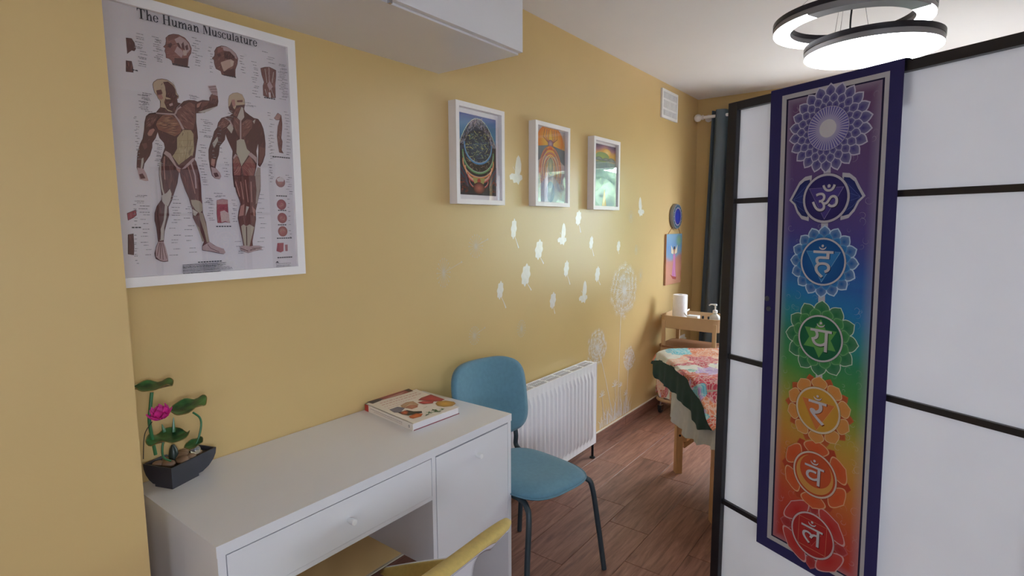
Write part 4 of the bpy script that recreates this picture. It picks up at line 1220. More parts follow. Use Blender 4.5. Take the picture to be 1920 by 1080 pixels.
P.fan(ell(cx, b0 + hh * .80, .026, .022), lin('C8B0C0'), lin('7A4A6A'))
P.poly([(cx - .03, b0 + hh * .72), (cx, b0 + hh * .78), (cx + .03, b0 + hh * .72)], lin('D8563A'))
P.poly([(a0, b0 + hh * .74), (cx - .02, b0 + hh * .78), (cx - .05, b0 + hh * .64), (a0, b0 + hh * .52)], lin('6E7C8A'))
P.poly([(a1, b0 + hh * .74), (cx + .02, b0 + hh * .78), (cx + .05, b0 + hh * .64), (a1, b0 + hh * .52)], lin('6E7C8A'))
P.layer()
for k in range(9):
    r = .105 - k * .009
    c = lin(['E0843E', 'C8543E', 'EBC070', 'B87890', 'F0D898', 'D06A48', '9CA888', 'E8B060', 'D8C8B8'][k])
    symmetric(P, cx, [(cx + r * math.sin(q * .16) * 1.0, b0 + hh * .42 + (r * 1.25) * math.cos(q * .16)) for q in range(0, 14)], .0055, c)
P.stroke(ell(cx, b0 + hh * .50, .030, .048), .004, lin('EBD8A8'), closed=True)
P.fan(ell(cx, b0 + hh * .50, .024, .042), lin('D8D8B0'), lin('8A9A90'))
P.layer()
for k in range(46):
    z = b0 + hh * rg.uniform(0.02, .36)
    x = cx + rg.uniform(0.0, .12)
    symmetric(P, cx, [(x, z), (x + rg.uniform(-.02, .02), z + rg.uniform(.01, .03)), (x + rg.uniform(-.02, .02), z + rg.uniform(.02, .05))], .0018, lin(rg.choice(['C890A8', '90A0C8', 'D8A890', 'A8B8D8', 'E0C8D0'])))
P.fan(ell(cx, b0 + hh * .14, .040, .055), lin('B0B8D8'), lin('90A8D0'))
P.build('art_print', M['print'], t)

# third: sky, pale hills and a bright path
t = picture('framed_picture', 'white framed picture with sunset sky and bright path, furthest along the row', 2.966, 3.311, 1.535, 1.968)
P = Print(lambda a, b, h: (FX + h, a, b))
a0, a1, b0, b1 = 2.991, 3.286, 1.560, 1.932
cx, w, hh = (a0 + a1) / 2, a1 - a0, b1 - b0
P.sheet(a0, a1, b0, b1, lambda u, v: ramp([(0, lin('7A90B0')), (0.45, lin('7496A8')), (0.74, lin('8CACA8')), (0.78, lin('D8B060')), (0.88, lin('F0B858')), (0.95, lin('9A6A90')), (1, lin('4A4468'))], min(1, max(0, v + 0.03 * math.sin(9 * u)))), 10, 24)  # middle tones lightened, the pale reflection on the glass put into the print
P.fan(ell(cx + .03, b0 + hh * .88, .05, .022), lin('FFE8A0'), lin('F0B858'))
P.fan(ell(cx - .03, b0 + hh * .80, .09, .03), lin('A8C070'), lin('8AA878'))
for dx, ry in ((-.07, .022), (.02, .02), (.09, .024)):
    P.fan(ell(cx + dx, b0 + hh * .74, .05, ry, 20, 0, PI), lin('9AA8A0'), lin('6A8088'))
P.layer()
for k in range(70):
    x, z = a0 + rg.uniform(.01, .285), b0 + hh * rg.uniform(.12, .70)
    P.stroke([(x, z), (x + rg.uniform(-.006, .006), z + rg.uniform(.008, .02))], .003, lin(rg.choice(['6A9A90', '9AC0A8', '5A80A8', 'B0CCB8', '7A94B8'])), lay=False)
P.poly([(cx - .028, b0), (cx + .028, b0), (cx + .003, b0 + hh * .27), (cx - .003, b0 + hh * .27)], lin('E8B050'))
P.poly([(cx - .010, b0), (cx + .010, b0), (cx, b0 + hh * .22)], lin('F4D890'))
P.build('art_print', M['print'], t)

# --- round blue plaque and the picture hanging below it
t = thing('round_plaque', 'round blue plaque with pale rings high on the wall by the corner', 'plaque', (LEFT_X, 4.412, 1.503))
bm = bmesh.new()
lathe(bm, [(0.0, 0.001), (0.096, 0.001), (0.101, 0.008), (0.101, 0.024), (0.097, 0.032), (0.0, 0.032)], (LEFT_X, 4.385, 1.503), 40, 'X')
obj('disc', bm, mat('pale_glaze_rim', '8E9298', 0.35, var=0.1), t, smooth=True)
P = Print(lambda a, b, h: (LEFT_X + 0.0325 + h, 4.385 + a, 1.503 + b), 0.0002)
P.stroke(ell(0, 0, .083), .018, lin('234A58'), closed=True)
P.stroke(ell(0, 0, .070), .008, lin('B8A8B8'), closed=True)
P.fan(ell(0, 0, .064), lin('2E3AA0'), lin('23307E'))
P.stroke(ell(0, 0, .046), .003, lin('3A4AB8'), closed=True)
for k in range(16):
    a = k * PI / 8
    P.poly(ell(.083 * math.cos(a), .083 * math.sin(a), .004, n=8), lin('9AB8C0'), lay=(k == 0))
P.build('glazed_rings', M['cover_print'], t)
t = thing('hanging_picture', 'small unframed picture of a winged figure in pink hanging by the corner', 'picture', (LEFT_X, 4.37, 0.96))
obj('board', B((LEFT_X + 0.002, LEFT_X + 0.016, 4.203, 4.538, 0.958, 1.364)), mat('canvas_board', 'B88A6A', 0.7), t, bevel=0.001)
P = Print(lambda a, b, h: (LEFT_X + 0.0162 + h, a, b))
P.sheet(4.203, 4.538, 0.958, 1.364, lambda u, v: ramp([(0, lin('C08A6C')), (0.25, lin('C68C74')), (0.50, lin('BE8474')), (0.57, lin('7C98B0')), (0.8, lin('6C92BC')), (1, lin('7C9EB4'))], v + 0.06 * math.sin(5 * u)), 8, 20)
P.fan(ell(4.47, 1.31, .07, .05), lin('8AA878'), lin('6A98A8'))
P.layer()
for sx in (-1, 1):
    P.poly([(4.37 + sx * .012, 1.225), (4.37 + sx * .07, 1.275), (4.37 + sx * .062, 1.21), (4.37 + sx * .018, 1.20)], lin('E0D0B0'), lay=False)
P.poly([(4.345, 1.20), (4.395, 1.20), (4.40, 1.15), (4.412, 1.05), (4.425, 1.00), (4.37, 1.005), (4.33, 1.03), (4.355, 1.14)], lin('C07AA8'))
P.stroke([(4.37, 1.19), (4.375, 1.10), (4.40, 1.01)], .006, lin('E0A8C8'))
P.poly([(4.29, 1.04), (4.35, 1.00), (4.42, .99), (4.43, 1.01), (4.36, 1.02)], lin('A85048'))
P.fan(ell(4.37, 1.235, .018, .020), lin('C89068'), lin('8A5A40'))
P.poly(ell(4.37, 1.212, .010, .012), lin('C89068'))
P.poly([(4.352, 1.24), (4.388, 1.24), (4.384, 1.262), (4.356, 1.262)], lin('3A2A24'))
P.build('painting', M['print'], t)
cordm = mat('brown_cord', '8A5A34', 0.9)
for ya, yb in ((4.235, 4.33), (4.505, 4.45)):
    bm = bmesh.new()
    tube(bm, [(LEFT_X + .012, ya, 1.362), (LEFT_X + .012, yb, 1.42)], .0022, 6)
    obj('cord', bm, cordm, t)

# ------------------------------------------------------------------ silver wall stickers
SX = LEFT_X + 0.0004


class Sticker(Print):
    def __init__(self):
        Print.__init__(self, lambda a, b, h: (SX + h, a, b), 0.00012)

    def finish(self, name, label, group, m='silver'):
        c = [sum(v[k] for v in self.v) / len(self.v) for k in range(3)]
        me = bpy.data.meshes.new(name)
        me.from_pydata([(v[0] - c[0], v[1] - c[1], v[2] - c[2]) for v in self.v], [], self.f)
        me.materials.append(M[m])
        o = bpy.data.objects.new(name, me)
        o.location = c
        COL.objects.link(o)
        return tag(o, label, 'wall sticker', group)


W1 = (1, 1, 1, 1)


def seed(y, z, ry, rz, stem, lean, label):
    s = Sticker()
    ry, rz = ry * .86, rz * .92
    s.poly([(y + ry * math.cos(a) * (1 + .10 * math.cos(8 * a)) + .25 * ry * math.sin(a), z + rz * math.sin(a) * (1 + .10 * math.cos(8 * a))) for a in [k * PI / 22 for k in range(44)]], W1)
    s.stroke([(y + lean * .1, z - rz * .7), (y + lean * .6, z - rz * .9 - stem * .45), (y + lean, z - rz - stem)], [.003, .004, .008], W1)
    s.finish('seed_sticker', label, 'silver seed stickers on the yellow wall')


def burst(y, z, ry, rz, lean, label):
    s = Sticker()
    for k in range(18):
        a = 2 * PI * k / 18
        s.stroke([(y + ry * .1 * math.cos(a), z + rz * .1 * math.sin(a)), (y + ry * math.cos(a), z + rz * math.sin(a))], [.0030, .0012], W1, lay=(k == 0))
        s.poly(ell(y + ry * math.cos(a), z + rz * math.sin(a), .0035, n=6), W1, lay=False)
    s.poly(ell(y, z, ry * .14, rz * .14, n=10), W1)
    s.stroke([(y, z), (y + lean, z + abs(lean) * .35)], [.002, .003], W1)
    s.poly(ell(y + lean, z + abs(lean) * .35, .005, n=8), W1)
    s.finish('seed_sticker', label, 'faint star shaped seed stickers', 'dimmed_silver')


def butterfly(y, z, s1, flip, label):
    s = Sticker()
    f = flip

    def t_(pts):
        return [(y + f * a * s1, z + b * s1) for a, b in pts]
    s.poly(t_([(-.1, .1), (-.06, .6), (.10, 1.15), (.30, 1.35), (.48, 1.2), (.62, .8), (.60, .35), (.4, .05)]), W1)
    s.poly(t_([(-.1, .1), (-.45, .12), (-.7, -.05), (-.62, -.3), (-.35, -.28), (-.25, -.5), (.1, -.45), (.3, -.6), (.45, -.35), (.75, -.2), (.7, .05), (.35, .1)]), W1)
    s.stroke(t_([(-.12, .35), (-.3, .55)]), .0025, W1)
    s.finish('butterfly_sticker', label, 'silver butterfly stickers')


seed(2.866, 1.483, .036, .045, .045, .028, 'round silver seed sticker with stem, highest, just under the third framed picture')
seed(2.229, 1.425, .026, .052, .050, .040, 'slim silver seed sticker below the gap between first and second framed pictures')
seed(2.453, 1.312, .040, .055, .028, .045, 'broad silver seed sticker below the second framed picture')
seed(2.332, 1.184, .044, .060, .030, .050, 'broad silver seed sticker, largest one, midway down the wall left of centre')
seed(2.116, 1.125, .028, .046, .052, .045, 'slim leaning silver seed sticker, lowest on the left side of the flock')
seed(2.592, 1.020, .034, .048, .034, .022, 'dull round silver seed sticker lowest in the middle, above the radiator')
seed(2.734, 1.190, .030, .048, .052, .042, 'slim bright silver seed sticker in the middle, left of the butterfly by the radiator')
seed(3.025, 1.332, .026, .042, .046, .034, 'slim silver seed sticker below the third framed picture')
seed(3.110, 1.130, .034, .050, .026, .040, 'round bright silver seed sticker left of the big dandelion head')
seed(3.399, 1.298, .028, .038, .018, .006, 'small dull silver seed sticker above the big dandelion head')
burst(1.937, 1.348, .048, .052, .085, 'star shaped seed sticker below the first framed picture')
burst(1.722, 1.240, .040, .062, .115, 'star shaped seed sticker furthest left on the wall')
burst(1.919, .930, .036, .042, .075, 'star shaped seed sticker just above the teal chair back')
burst(2.292, .906, .034, .044, .0, 'star shaped seed sticker lowest, right above the radiator end by the chair')
burst(3.583, 1.496, .036, .040, .0, 'star shaped seed sticker beside the farthest butterfly')
burst(3.678, 1.262, .026, .034, .0, 'tiny star shaped seed sticker above right of the big dandelion head')
burst(3.765, 1.072, .034, .046, .0, 'star shaped seed sticker right of the big dandelion head')
butterfly(2.247, 1.690, .075, 1, 'silver butterfly sticker between the first and second framed pictures')
butterfly(2.683, 1.365, .066, 1, 'silver butterfly sticker below the right edge of the second framed picture')
butterfly(2.930, 1.005, .072, 1, 'bright silver butterfly sticker above the right part of the radiator')
butterfly(3.751, 1.540, .072, -1, 'silver butterfly sticker furthest right, below the air vent')


def dandelion(c, ry, rz, stem, n, label):
    s = Sticker()
    rg2 = random.Random(round(c[0] * 100))
    for ring, m in ((1.0, n), (0.74, int(n * .7)), (0.48, int(n * .5))):
        s.layer()
        for k in range(m):
            a = 2 * PI * (k + rg2.uniform(-.3, .3)) / m
            r = ring * rg2.uniform(.78, 1.08)
            e = (c[0] + ry * r * math.cos(a), c[1] + rz * r * math.sin(a))
            s.stroke([(c[0] + (e[0] - c[0]) * .1, c[1] + (e[1] - c[1]) * .1), e], [.0028, .0012], W1, lay=False)
            for q in range(6):
                b = a + (q - 2.5) * .5
                l = ry * .20
                s.stroke([e, (e[0] + l * math.cos(b), e[1] + l * math.sin(b))], [.0034, .0016], W1, lay=False)
    s.poly(ell(c[0], c[1], ry * .12, rz * .12), W1)
    s.stroke(curve_pts2(stem), .007, W1)
    s.finish('dandelion_sticker', label, 'silver dandelion stickers rising from the skirting', 'silver')


def curve_pts2(pts):
    return [(v.x, v.y) for v in curve_pts([(a, b, 0) for a, b in pts], 6)]


dandelion((3.50, .985), .175, .165, [(3.4882,0.9312),(3.4529,0.7862),(3.4405,0.4869),(3.4309,0.1055)], 34, 'largest silver dandelion clock sticker with tall straight stem beside the trolley')
dandelion((3.120, .655), .115, .100, [(3.1224,0.6485),(3.1863,0.5373),(3.2652,0.3576),(3.3489,0.1375)], 26, 'medium silver dandelion clock sticker at the right end of the radiator')
dandelion((3.605, .480), .085, .080, [(3.6026,0.4731),(3.5868,0.3946),(3.5764,0.2492),(3.5598,0.0772)], 22, 'smallest silver dandelion clock sticker, rightmost of the three')


def sprig(c, r, stem, label):
    s = Sticker()
    for k in range(11):
        a = PI * (.02 + .96 * k / 10) + (0.2 if k % 2 else 0)
        s.stroke([c, (c[0] + r * math.cos(a), c[1] + r * math.sin(a))], [.006, .003], W1, lay=True)
    s.stroke(stem, .005, W1)
    s.finish('flower_sticker', label, 'small silver flower stickers')


sprig((3.381, .335), .045, [(3.3792,0.3404),(3.3923,0.2315),(3.4060,0.1105)], 'tallest small silver flower sticker, between the two largest dandelion stems')
sprig((3.195, .310), .042, [(3.1931,0.3144),(3.2106,0.2180),(3.2308,0.1093)], 'small silver flower sticker nearest the radiator')
sprig((3.555, .230), .036, [(3.5532,0.2276),(3.5583,0.1659),(3.5593,0.0884)], 'lowest small silver flower sticker under the smallest dandelion')
sprig((3.469, .313), .030, [(3.4668,0.3140),(3.4612,0.2242),(3.4520,0.1080)], 'smallest silver flower sticker right of the tall dandelion stem')
s = Sticker()
rg2 = random.Random(4)
for k in range(46):
    y = 3.18 + .45 * k / 46 + rg2.uniform(-.01, .01)
    h = rg2.uniform(.05, .17)
    s.stroke([(y, .090), (y + rg2.uniform(-.01, .01), .09 + h * .6), (y + rg2.uniform(-.05, .05), .09 + h)], [.010, .007, .001], W1, lay=False)
o = s.finish('grass_sticker', 'tuft of silver grass blades sticker along the skirting under the dandelions', 'silver grass sticker')
# ------------------------------------------------------------------ teal chair
def pad(bm, fn, nu, nv, thick, m2=0):
    """closed cushion from a face grid"""
    grid(bm, fn, nu, nv)
    bmesh.ops.solidify(bm, geom=bm.faces[:] + bm.edges[:] + bm.verts[:], thickness=thick)


def sq2disc(u, v, n=3.2):
    """square grid to rounded outline"""
    x, y = 2 * u - 1, 2 * v - 1
    r = max(abs(x), abs(y))
    if r < 1e-9:
        return 0.0, 0.0
    l = (abs(x / r) ** n + abs(y / r) ** n) ** (1 / n)
    return x / l, y / l


t = thing('teal_chair', 'teal upholstered chair with dark metal legs beside the desk end', 'chair', (-1.266, 1.766, 0), math.radians(-9))
bm = bmesh.new()
top = bmesh.new()


def seat_top(u, v):
    x, y = sq2disc(u, v)
    e = max(abs(2 * u - 1), abs(2 * v - 1))
    wy = 0.190 - 0.012 * (1 - x) / 2
    z = 0.468 - 0.030 * max(0, (e - 0.55) / 0.45) ** 2.4 - 0.006 * (1 - e)
    return (x * 0.225, y * wy, z)


def seat_bot(u, v):
    p = seat_top(u, v)
    e = max(abs(2 * u - 1), abs(2 * v - 1))
    return (p[0] * 0.985, p[1] * 0.985, 0.424 + 0.012 * max(0, (e - 0.7) / 0.3) ** 2)


def closed_pad(f1, f2, n):
    bm = bmesh.new()
    a = grid(bm, f1, n, n)
    b = grid(bm, f2, n, n)
    for f in list(bm.faces)[n * n:]:
        f.normal_flip()
    ring = [(i, 0) for i in range(n)] + [(n, j) for j in range(n)] + [(i, n) for i in range(n, 0, -1)] + [(0, j) for j in range(n, 0, -1)]
    for k in range(len(ring)):
        (i, j), (i2, j2) = ring[k], ring[(k + 1) % len(ring)]
        bm.faces.new((a[i][j], b[i][j], b[i2][j2], a[i2][j2]))
    bmesh.ops.recalc_face_normals(bm, faces=bm.faces[:])
    return bm


st = obj('seat', closed_pad(seat_top, seat_bot, 22), M['teal_fabric'], t, smooth='full', world=False)
bm = bmesh.new()
grid(bm, lambda u, v: (lambda p: (p[0] * 0.93, p[1] * 0.93, 0.4235))(seat_top(u, v)), 14, 14)
obj('seat_pan', bm, M['teal_under'], t, world=False)
bm = bmesh.new()
sqr = [(k / 16, 0) for k in range(16)] + [(1, k / 16) for k in range(16)] + [(1 - k / 16, 1) for k in range(16)] + [(0, 1 - k / 16) for k in range(17)]
tube(bm, [seat_top(*q)[:2] + (0.437,) for q in sqr], 0.0032, 6)
obj('seat_piping', bm, M['teal_fabric'], st, world=False, smooth=True)


def back_f(off):
    def fn(u, v):
        x, y = sq2disc(u, v, 4.2)
        e = max(abs(2 * u - 1), abs(2 * v - 1))
        z = 0.690 + y * 0.172
        wy = 0.207 - 0.010 * (1 - y) / 2
        lean = -0.232 - 0.16 * (z - 0.55) + 0.055 * x * x
        th = off * (1 - 0.55 * max(0, (e - 0.75) / 0.25) ** 2)
        return (lean + th, x * wy - 0.014, z)
    return fn


obj('backrest', closed_pad(back_f(0.021), back_f(-0.021), 22), M['teal_fabric'], t, smooth='full', world=False)
for sy in (-1, 1):
    y = sy * 0.155
    bm = bmesh.new()
    tube(bm, curve_pts([(-0.10, y, 0.417), (-0.19, y, 0.420), (-0.228, y, 0.440), (-0.228, y, 0.49), (-0.243, y, 0.56), (-0.262, y, 0.64)], 6), 0.011, 12)
    obj('back_support', bm, M['leg_paint'], t, smooth=True, world=False)
    bm = bmesh.new()
    tube(bm, curve_pts([(0.0, y, 0.414), (0.12, y * 1.0, 0.414), (0.168, y * 1.12, 0.406), (0.190, y * 1.20, 0.372), (0.205, y * 1.36, 0.20), (0.222, y * 1.50, 0.005)], 6), 0.011, 12)
    obj('leg', bm, M['leg_paint'], t, smooth=True, world=False)
    bm = bmesh.new()
    tube(bm, curve_pts([(0.0, y * 0.9, 0.414), (-0.13, y * 0.95, 0.414), (-0.175, y, 0.404), (-0.195, y * 1.05, 0.37), (-0.215, y * 1.12, 0.20), (-0.235, y * 1.18, 0.005)], 6), 0.011, 12)
    obj('leg', bm, M['leg_paint'], t, smooth=True, world=False)

# ------------------------------------------------------------------ yellow and white tub chair in the foreground
YC = thing('yellow_chair', 'chair with yellow felt lining and white outer shell pushed up to the desk', 'chair', (-1.0, 0.752, 0), PI)


def yc_prof(tt):
    return [interp([(0, -0.13), (.15, -0.155), (.45, -0.180), (.68, -0.193), (.78, -0.204), (.86, -0.220), (.94, -0.242), (1, -0.256)], tt),
            interp([(0, 0.450), (.15, 0.50), (.45, 0.60), (.68, 0.690), (.78, 0.728), (.86, 0.742), (.94, 0.742), (1, 0.733)], tt),
            interp([(0, 0.150), (.15, 0.155), (.45, 0.157), (.62, 0.162), (.70, 0.190), (.78, 0.242), (.86, 0.262), (.94, 0.258), (.98, 0.232), (1, 0.180)], tt)]


def yc_surf(off, shrink=1.0):
    def fn(u, v):
        s = 2 * u - 1
        x, z, w = yc_prof(v)
        a, b = yc_prof(max(0, v - .02)), yc_prof(min(1, v + .02))
        dx, dz = b[0] - a[0], b[1] - a[1]
        l = math.hypot(dx, dz)
        nx, nz = -dz / l, dx / l          # outer side
        w *= shrink
        of = off + (0.016 * abs(s) ** 4 * max(0, (v - 0.7) / 0.3) if shrink < 1 else 0)
        return (x + nx * of + 0.012 * s * s, s * w, z + nz * of - 0.012 * s ** 6 * v)
    return fn


def two_layer(f1, f2, nu, nv):
    bm = bmesh.new()
    a = grid(bm, f1, nu, nv)
    b = grid(bm, f2, nu, nv)
    ring = [(i, 0) for i in range(nu)] + [(nu, j) for j in range(nv)] + [(i, nv) for i in range(nu, 0, -1)] + [(0, j) for j in range(nv, 0, -1)]
    for k in range(len(ring)):
        (i, j), (i2, j2) = ring[k], ring[(k + 1) % len(ring)]
        bm.faces.new((a[i][j], b[i][j], b[i2][j2], a[i2][j2]))
    bmesh.ops.recalc_face_normals(bm, faces=bm.faces[:])
    return bm


obj('back_lining', two_layer(yc_surf(0.0), yc_surf(0.006), 30, 40), M['yellow_fabric'], YC, smooth='full', world=False)
obj('back_shell', two_layer(yc_surf(0.0065, 0.985), yc_surf(0.016, 0.975), 30, 40), M['white_shell'], YC, smooth='full', world=False)


def yseat(z, k):
    def fn(u, v):
        x, y = sq2disc(u, v)
        e = max(abs(2 * u - 1), abs(2 * v - 1))
        return (0.035 + x * 0.185 * k, y * 0.188 * k, z - 0.018 * max(0, (e - .6) / .4) ** 2 * (1 if z > .46 else 0))
    return fn


for sy in (-1, 1):
    def wing(off):
        def fn(u, v):
            x = -0.150 + 0.36 * u
            top = 0.652 - 0.197 * u ** 0.85
            z = 0.450 + (top - 0.450) * v
            return (x, sy * (0.196 + 0.012 * math.sin(PI * u) + 0.016 * v + off - 0.035 * (1 - u) ** 3), z)
        return fn
    obj('side_lining', two_layer(wing(0.0), wing(0.007), 20, 10), M['yellow_fabric'], YC, smooth='full', world=False)
    obj('side_shell', two_layer(wing(0.0075), wing(0.015), 20, 10), M['white_shell'], YC, smooth='full', world=False)
obj('seat', closed_pad(yseat(0.480, 1), yseat(0.452, 1), 16), M['yellow_fabric'], YC, smooth='full', world=False)
obj('seat_shell', closed_pad(yseat(0.4515, 0.98), yseat(0.436, 0.94), 12), M['white_shell'], YC, smooth='full', world=False)
for sx in (-1, 1):
    for sy in (-1, 1):
        bm = bmesh.new()
        tube(bm, [(0.03 + sx * 0.13, sy * 0.13, 0.437), (0.03 + sx * 0.19, sy * 0.19, 0.0)], [0.017, 0.011], 12)
        obj('leg', bm, M['white_shell'], YC, smooth=True, world=False)

# ------------------------------------------------------------------ book on the desk
t = thing('book', 'white covered food book lying near the back of the desk', 'book', (-1.518, 1.378, 0.750))
c0, c1, c2, c3 = (-1.668, 1.274), (-1.365, 1.236), (-1.357, 1.459), (-1.652, 1.520)   # spine back, spine front, edge front, edge back


def bq(u, v, z):
    x = (c0[0] * (1 - u) + c1[0] * u) * (1 - v) + (c3[0] * (1 - u) + c2[0] * u) * v
    y = (c0[1] * (1 - u) + c1[1] * u) * (1 - v) + (c3[1] * (1 - u) + c2[1] * u) * v
    return (x, y, z)


def slab(u0, u1, v0, v1, z0, z1):
    bm = bmesh.new()
    vs = [bm.verts.new(bq(u, v, z)) for z in (z0, z1) for u, v in ((u0, v0), (u1, v0), (u1, v1), (u0, v1))]
    for f in ((3, 2, 1, 0), (4, 5, 6, 7), (0, 1, 5, 4), (1, 2, 6, 5), (2, 3, 7, 6), (3, 0, 4, 7)):
        bm.faces.new([vs[k] for k in f])
    return bm


cov = mat('white_book_card', 'E6DED6', 0.3, var=0.02)
obj('back_cover', slab(0, 1, 0, 1, 0.7502, 0.7517), mat('crimson_book_card', '8A2A3C', 0.4), t)
obj('pages', slab(0.012, 0.988, 0.012, 0.985, 0.7517, 0.7742), mat('page_block', 'DDD8DC', 0.8, var=0.05, scale=400, stretch=(1, 1, 40)), t)
obj('front_cover', slab(0, 1, 0, 1, 0.7742, 0.7757), cov, t)
sp = obj('spine', slab(0, 1, -0.004, 0.012, 0.7502, 0.7757), cov, t)
obj('spine_band', slab(-0.002, 0.075, -0.008, 0.0, 0.7503, 0.7756), mat('red_spine_band', 'B23A34', 0.4), sp)
P = Print(lambda a, b, h: (a, b, 0.77575 + h), 0.00006)
P.poly([(-1.6810,1.2904),(-1.6483,1.2904),(-1.6540,1.3360),(-1.6427,1.4599),(-1.6433,1.4950),(-1.6818,1.5052),(-1.6852,1.4817)], lin('9A4A4C'))
P.poly([(-1.6810,1.2904),(-1.6464,1.2918),(-1.6511,1.3335),(-1.6623,1.3578),(-1.6766,1.3426)], lin('3A3444'))
P.poly([(-1.6568,1.3293),(-1.6577,1.3660),(-1.6533,1.4371),(-1.6610,1.4666),(-1.6603,1.3928)], lin('D8B0A8'))
P.poly([(-1.6837,1.4787),(-1.6815,1.5033),(-1.6433,1.4950),(-1.6478,1.4743)], lin('4A2A24'))
P.layer()
rg = random.Random(9)
for row in range(4):
    a, b = [(-1.6269,1.3107),(-1.6151,1.5005)] if row == 0 else ([(-1.6044,1.3008),(-1.5931,1.4865)] if row == 1 else ([(-1.5805,1.2925),(-1.5690,1.4506)] if row == 2 else [(-1.5588,1.2916),(-1.5557,1.3813)]))
    k = 0.0
    while k < 0.95:
        k2 = k + rg.uniform(0.03, 0.09)
        p, q = (a[0] + (b[0] - a[0]) * k, a[1] + (b[1] - a[1]) * k), (a[0] + (b[0] - a[0]) * k2, a[1] + (b[1] - a[1]) * k2)
        P.stroke([p, q], 0.0045 if row < 2 else 0.003, lin('C88888'), lay=False)
        k = k2 + 0.025
P.poly([(-1.5435,1.2844),(-1.5438,1.3240),(-1.5120,1.3329),(-1.4868,1.2870),(-1.5045,1.2739)], lin('6E6E86'))
P.poly([(-1.4939,1.2818),(-1.4872,1.3195),(-1.4575,1.3250),(-1.4367,1.3444),(-1.4205,1.3321),(-1.4396,1.2823),(-1.4667,1.2779)], lin('2E2A2E'))
for pts, c, e in (([(-1.4868,1.2870),(-1.4900,1.3132),(-1.4693,1.3121),(-1.4527,1.2883),(-1.4640,1.2783)], 'D2603A', '7A3020'), ([(-1.4331,1.2793),(-1.4335,1.3145),(-1.4117,1.3266),(-1.3960,1.3028),(-1.4025,1.2713),(-1.4157,1.2691)], 'E07A3A', 'B04A24'),
                  ([(-1.5462,1.3395),(-1.5557,1.3813),(-1.5451,1.4028),(-1.4987,1.3877),(-1.4785,1.3595),(-1.5024,1.3333),(-1.5222,1.3271)], 'D8B898', 'B08868'), ([(-1.5149,1.3325),(-1.5194,1.3637),(-1.4991,1.3787),(-1.4799,1.3670),(-1.4803,1.3370)], 'C88A70', 'A86050'),
                  ([(-1.5382,1.4216),(-1.5508,1.4497),(-1.5509,1.5028),(-1.5118,1.4976),(-1.4625,1.4914),(-1.4582,1.4669),(-1.4801,1.4462)], 'C8303C', '8E2430'), ([(-1.5210,1.4024),(-1.5148,1.4251),(-1.4809,1.4502),(-1.4664,1.4294),(-1.4865,1.4012)], 'D04A50', '9A2A34'),
                  ([(-1.4554,1.4330),(-1.4669,1.4559),(-1.4483,1.4834),(-1.4136,1.4908),(-1.3931,1.4791),(-1.3848,1.4502),(-1.4032,1.4237),(-1.4313,1.4201)], 'D8A440', 'A88040')):
    P.fan(pts, lin(c), lin(e))
P.stroke([(-1.4489,1.4378),(-1.4467,1.4618),(-1.4255,1.4730),(-1.4043,1.4708),(-1.4056,1.4523),(-1.4240,1.4386),(-1.4489,1.4378)], 0.002, lin('C8903A'))
P.stroke([(-1.5246,1.3382),(-1.5337,1.3707),(-1.5143,1.3806)], 0.003, lin('8A6A50'))
P.layer()
for px in ([(-1.4099,1.3767)][0], [(-1.4034,1.3488)][0], [(-1.3901,1.3268)][0], [(-1.3915,1.3738)][0], [(-1.3820,1.3768)][0], [(-1.3882,1.4052)][0]):
    for k in range(7):
        a = rg.uniform(0, 6.28)
        l = rg.uniform(.008, .016)
        P.stroke([px, (px[0] + l * math.cos(a), px[1] + l * math.sin(a))], [.005, .0012], lin(rg.choice(['3E6A3A', '5A8A4A', '2E5240'])), lay=False)
P.stroke([(-1.4534,1.3695),(-1.4550,1.3897)], 0.002, lin('8A8A60'))
P.build('cover_art', M['cover_print'], t)
# spine lettering and emblem
def spf(a, b, h):
    p = bq(a, -0.004, 0.7502 + b)
    return (p[0] + 0.0, p[1] - 0.0004 - h, p[2])


P = Print(spf, 0.00005)
k = 0.12
while k < 0.80:
    k2 = k + rg.uniform(0.012, 0.03)
    P.rect(k, k2, 0.0145, 0.0165, lin('9A8A88'), lay=False)
    if k > 0.2:
        P.rect(k, k2, 0.0085, 0.0105, lin('C0A8A4'), lay=False)
    k = k2 + 0.008
P.poly(ell(0.93, 0.0125, 0.013, 0.005), lin('6A6468'))
P.poly(ell(0.93, 0.0125, 0.007, 0.003), lin('E0D8D0'))
P.build('spine_print', M['cover_print'], sp)

# ------------------------------------------------------------------ lotus table fountain
t = thing('lotus_fountain', 'charcoal bowl with metal lotus leaves, pink flower and pebbles on the desk', 'ornament', (-1.618, 0.60, 0.750))
ang = math.radians(20.5)
ux, uy = (-math.sin(ang), math.cos(ang)), (-math.cos(ang), -math.sin(ang))
corner = (-1.570, 0.566)


def fb(a, b, z):
    """a along the long right face, b along the left face, from the front corner"""
    return (corner[0] + ux[0] * a + uy[0] * b, corner[1] + ux[1] * a + uy[1] * b, z)


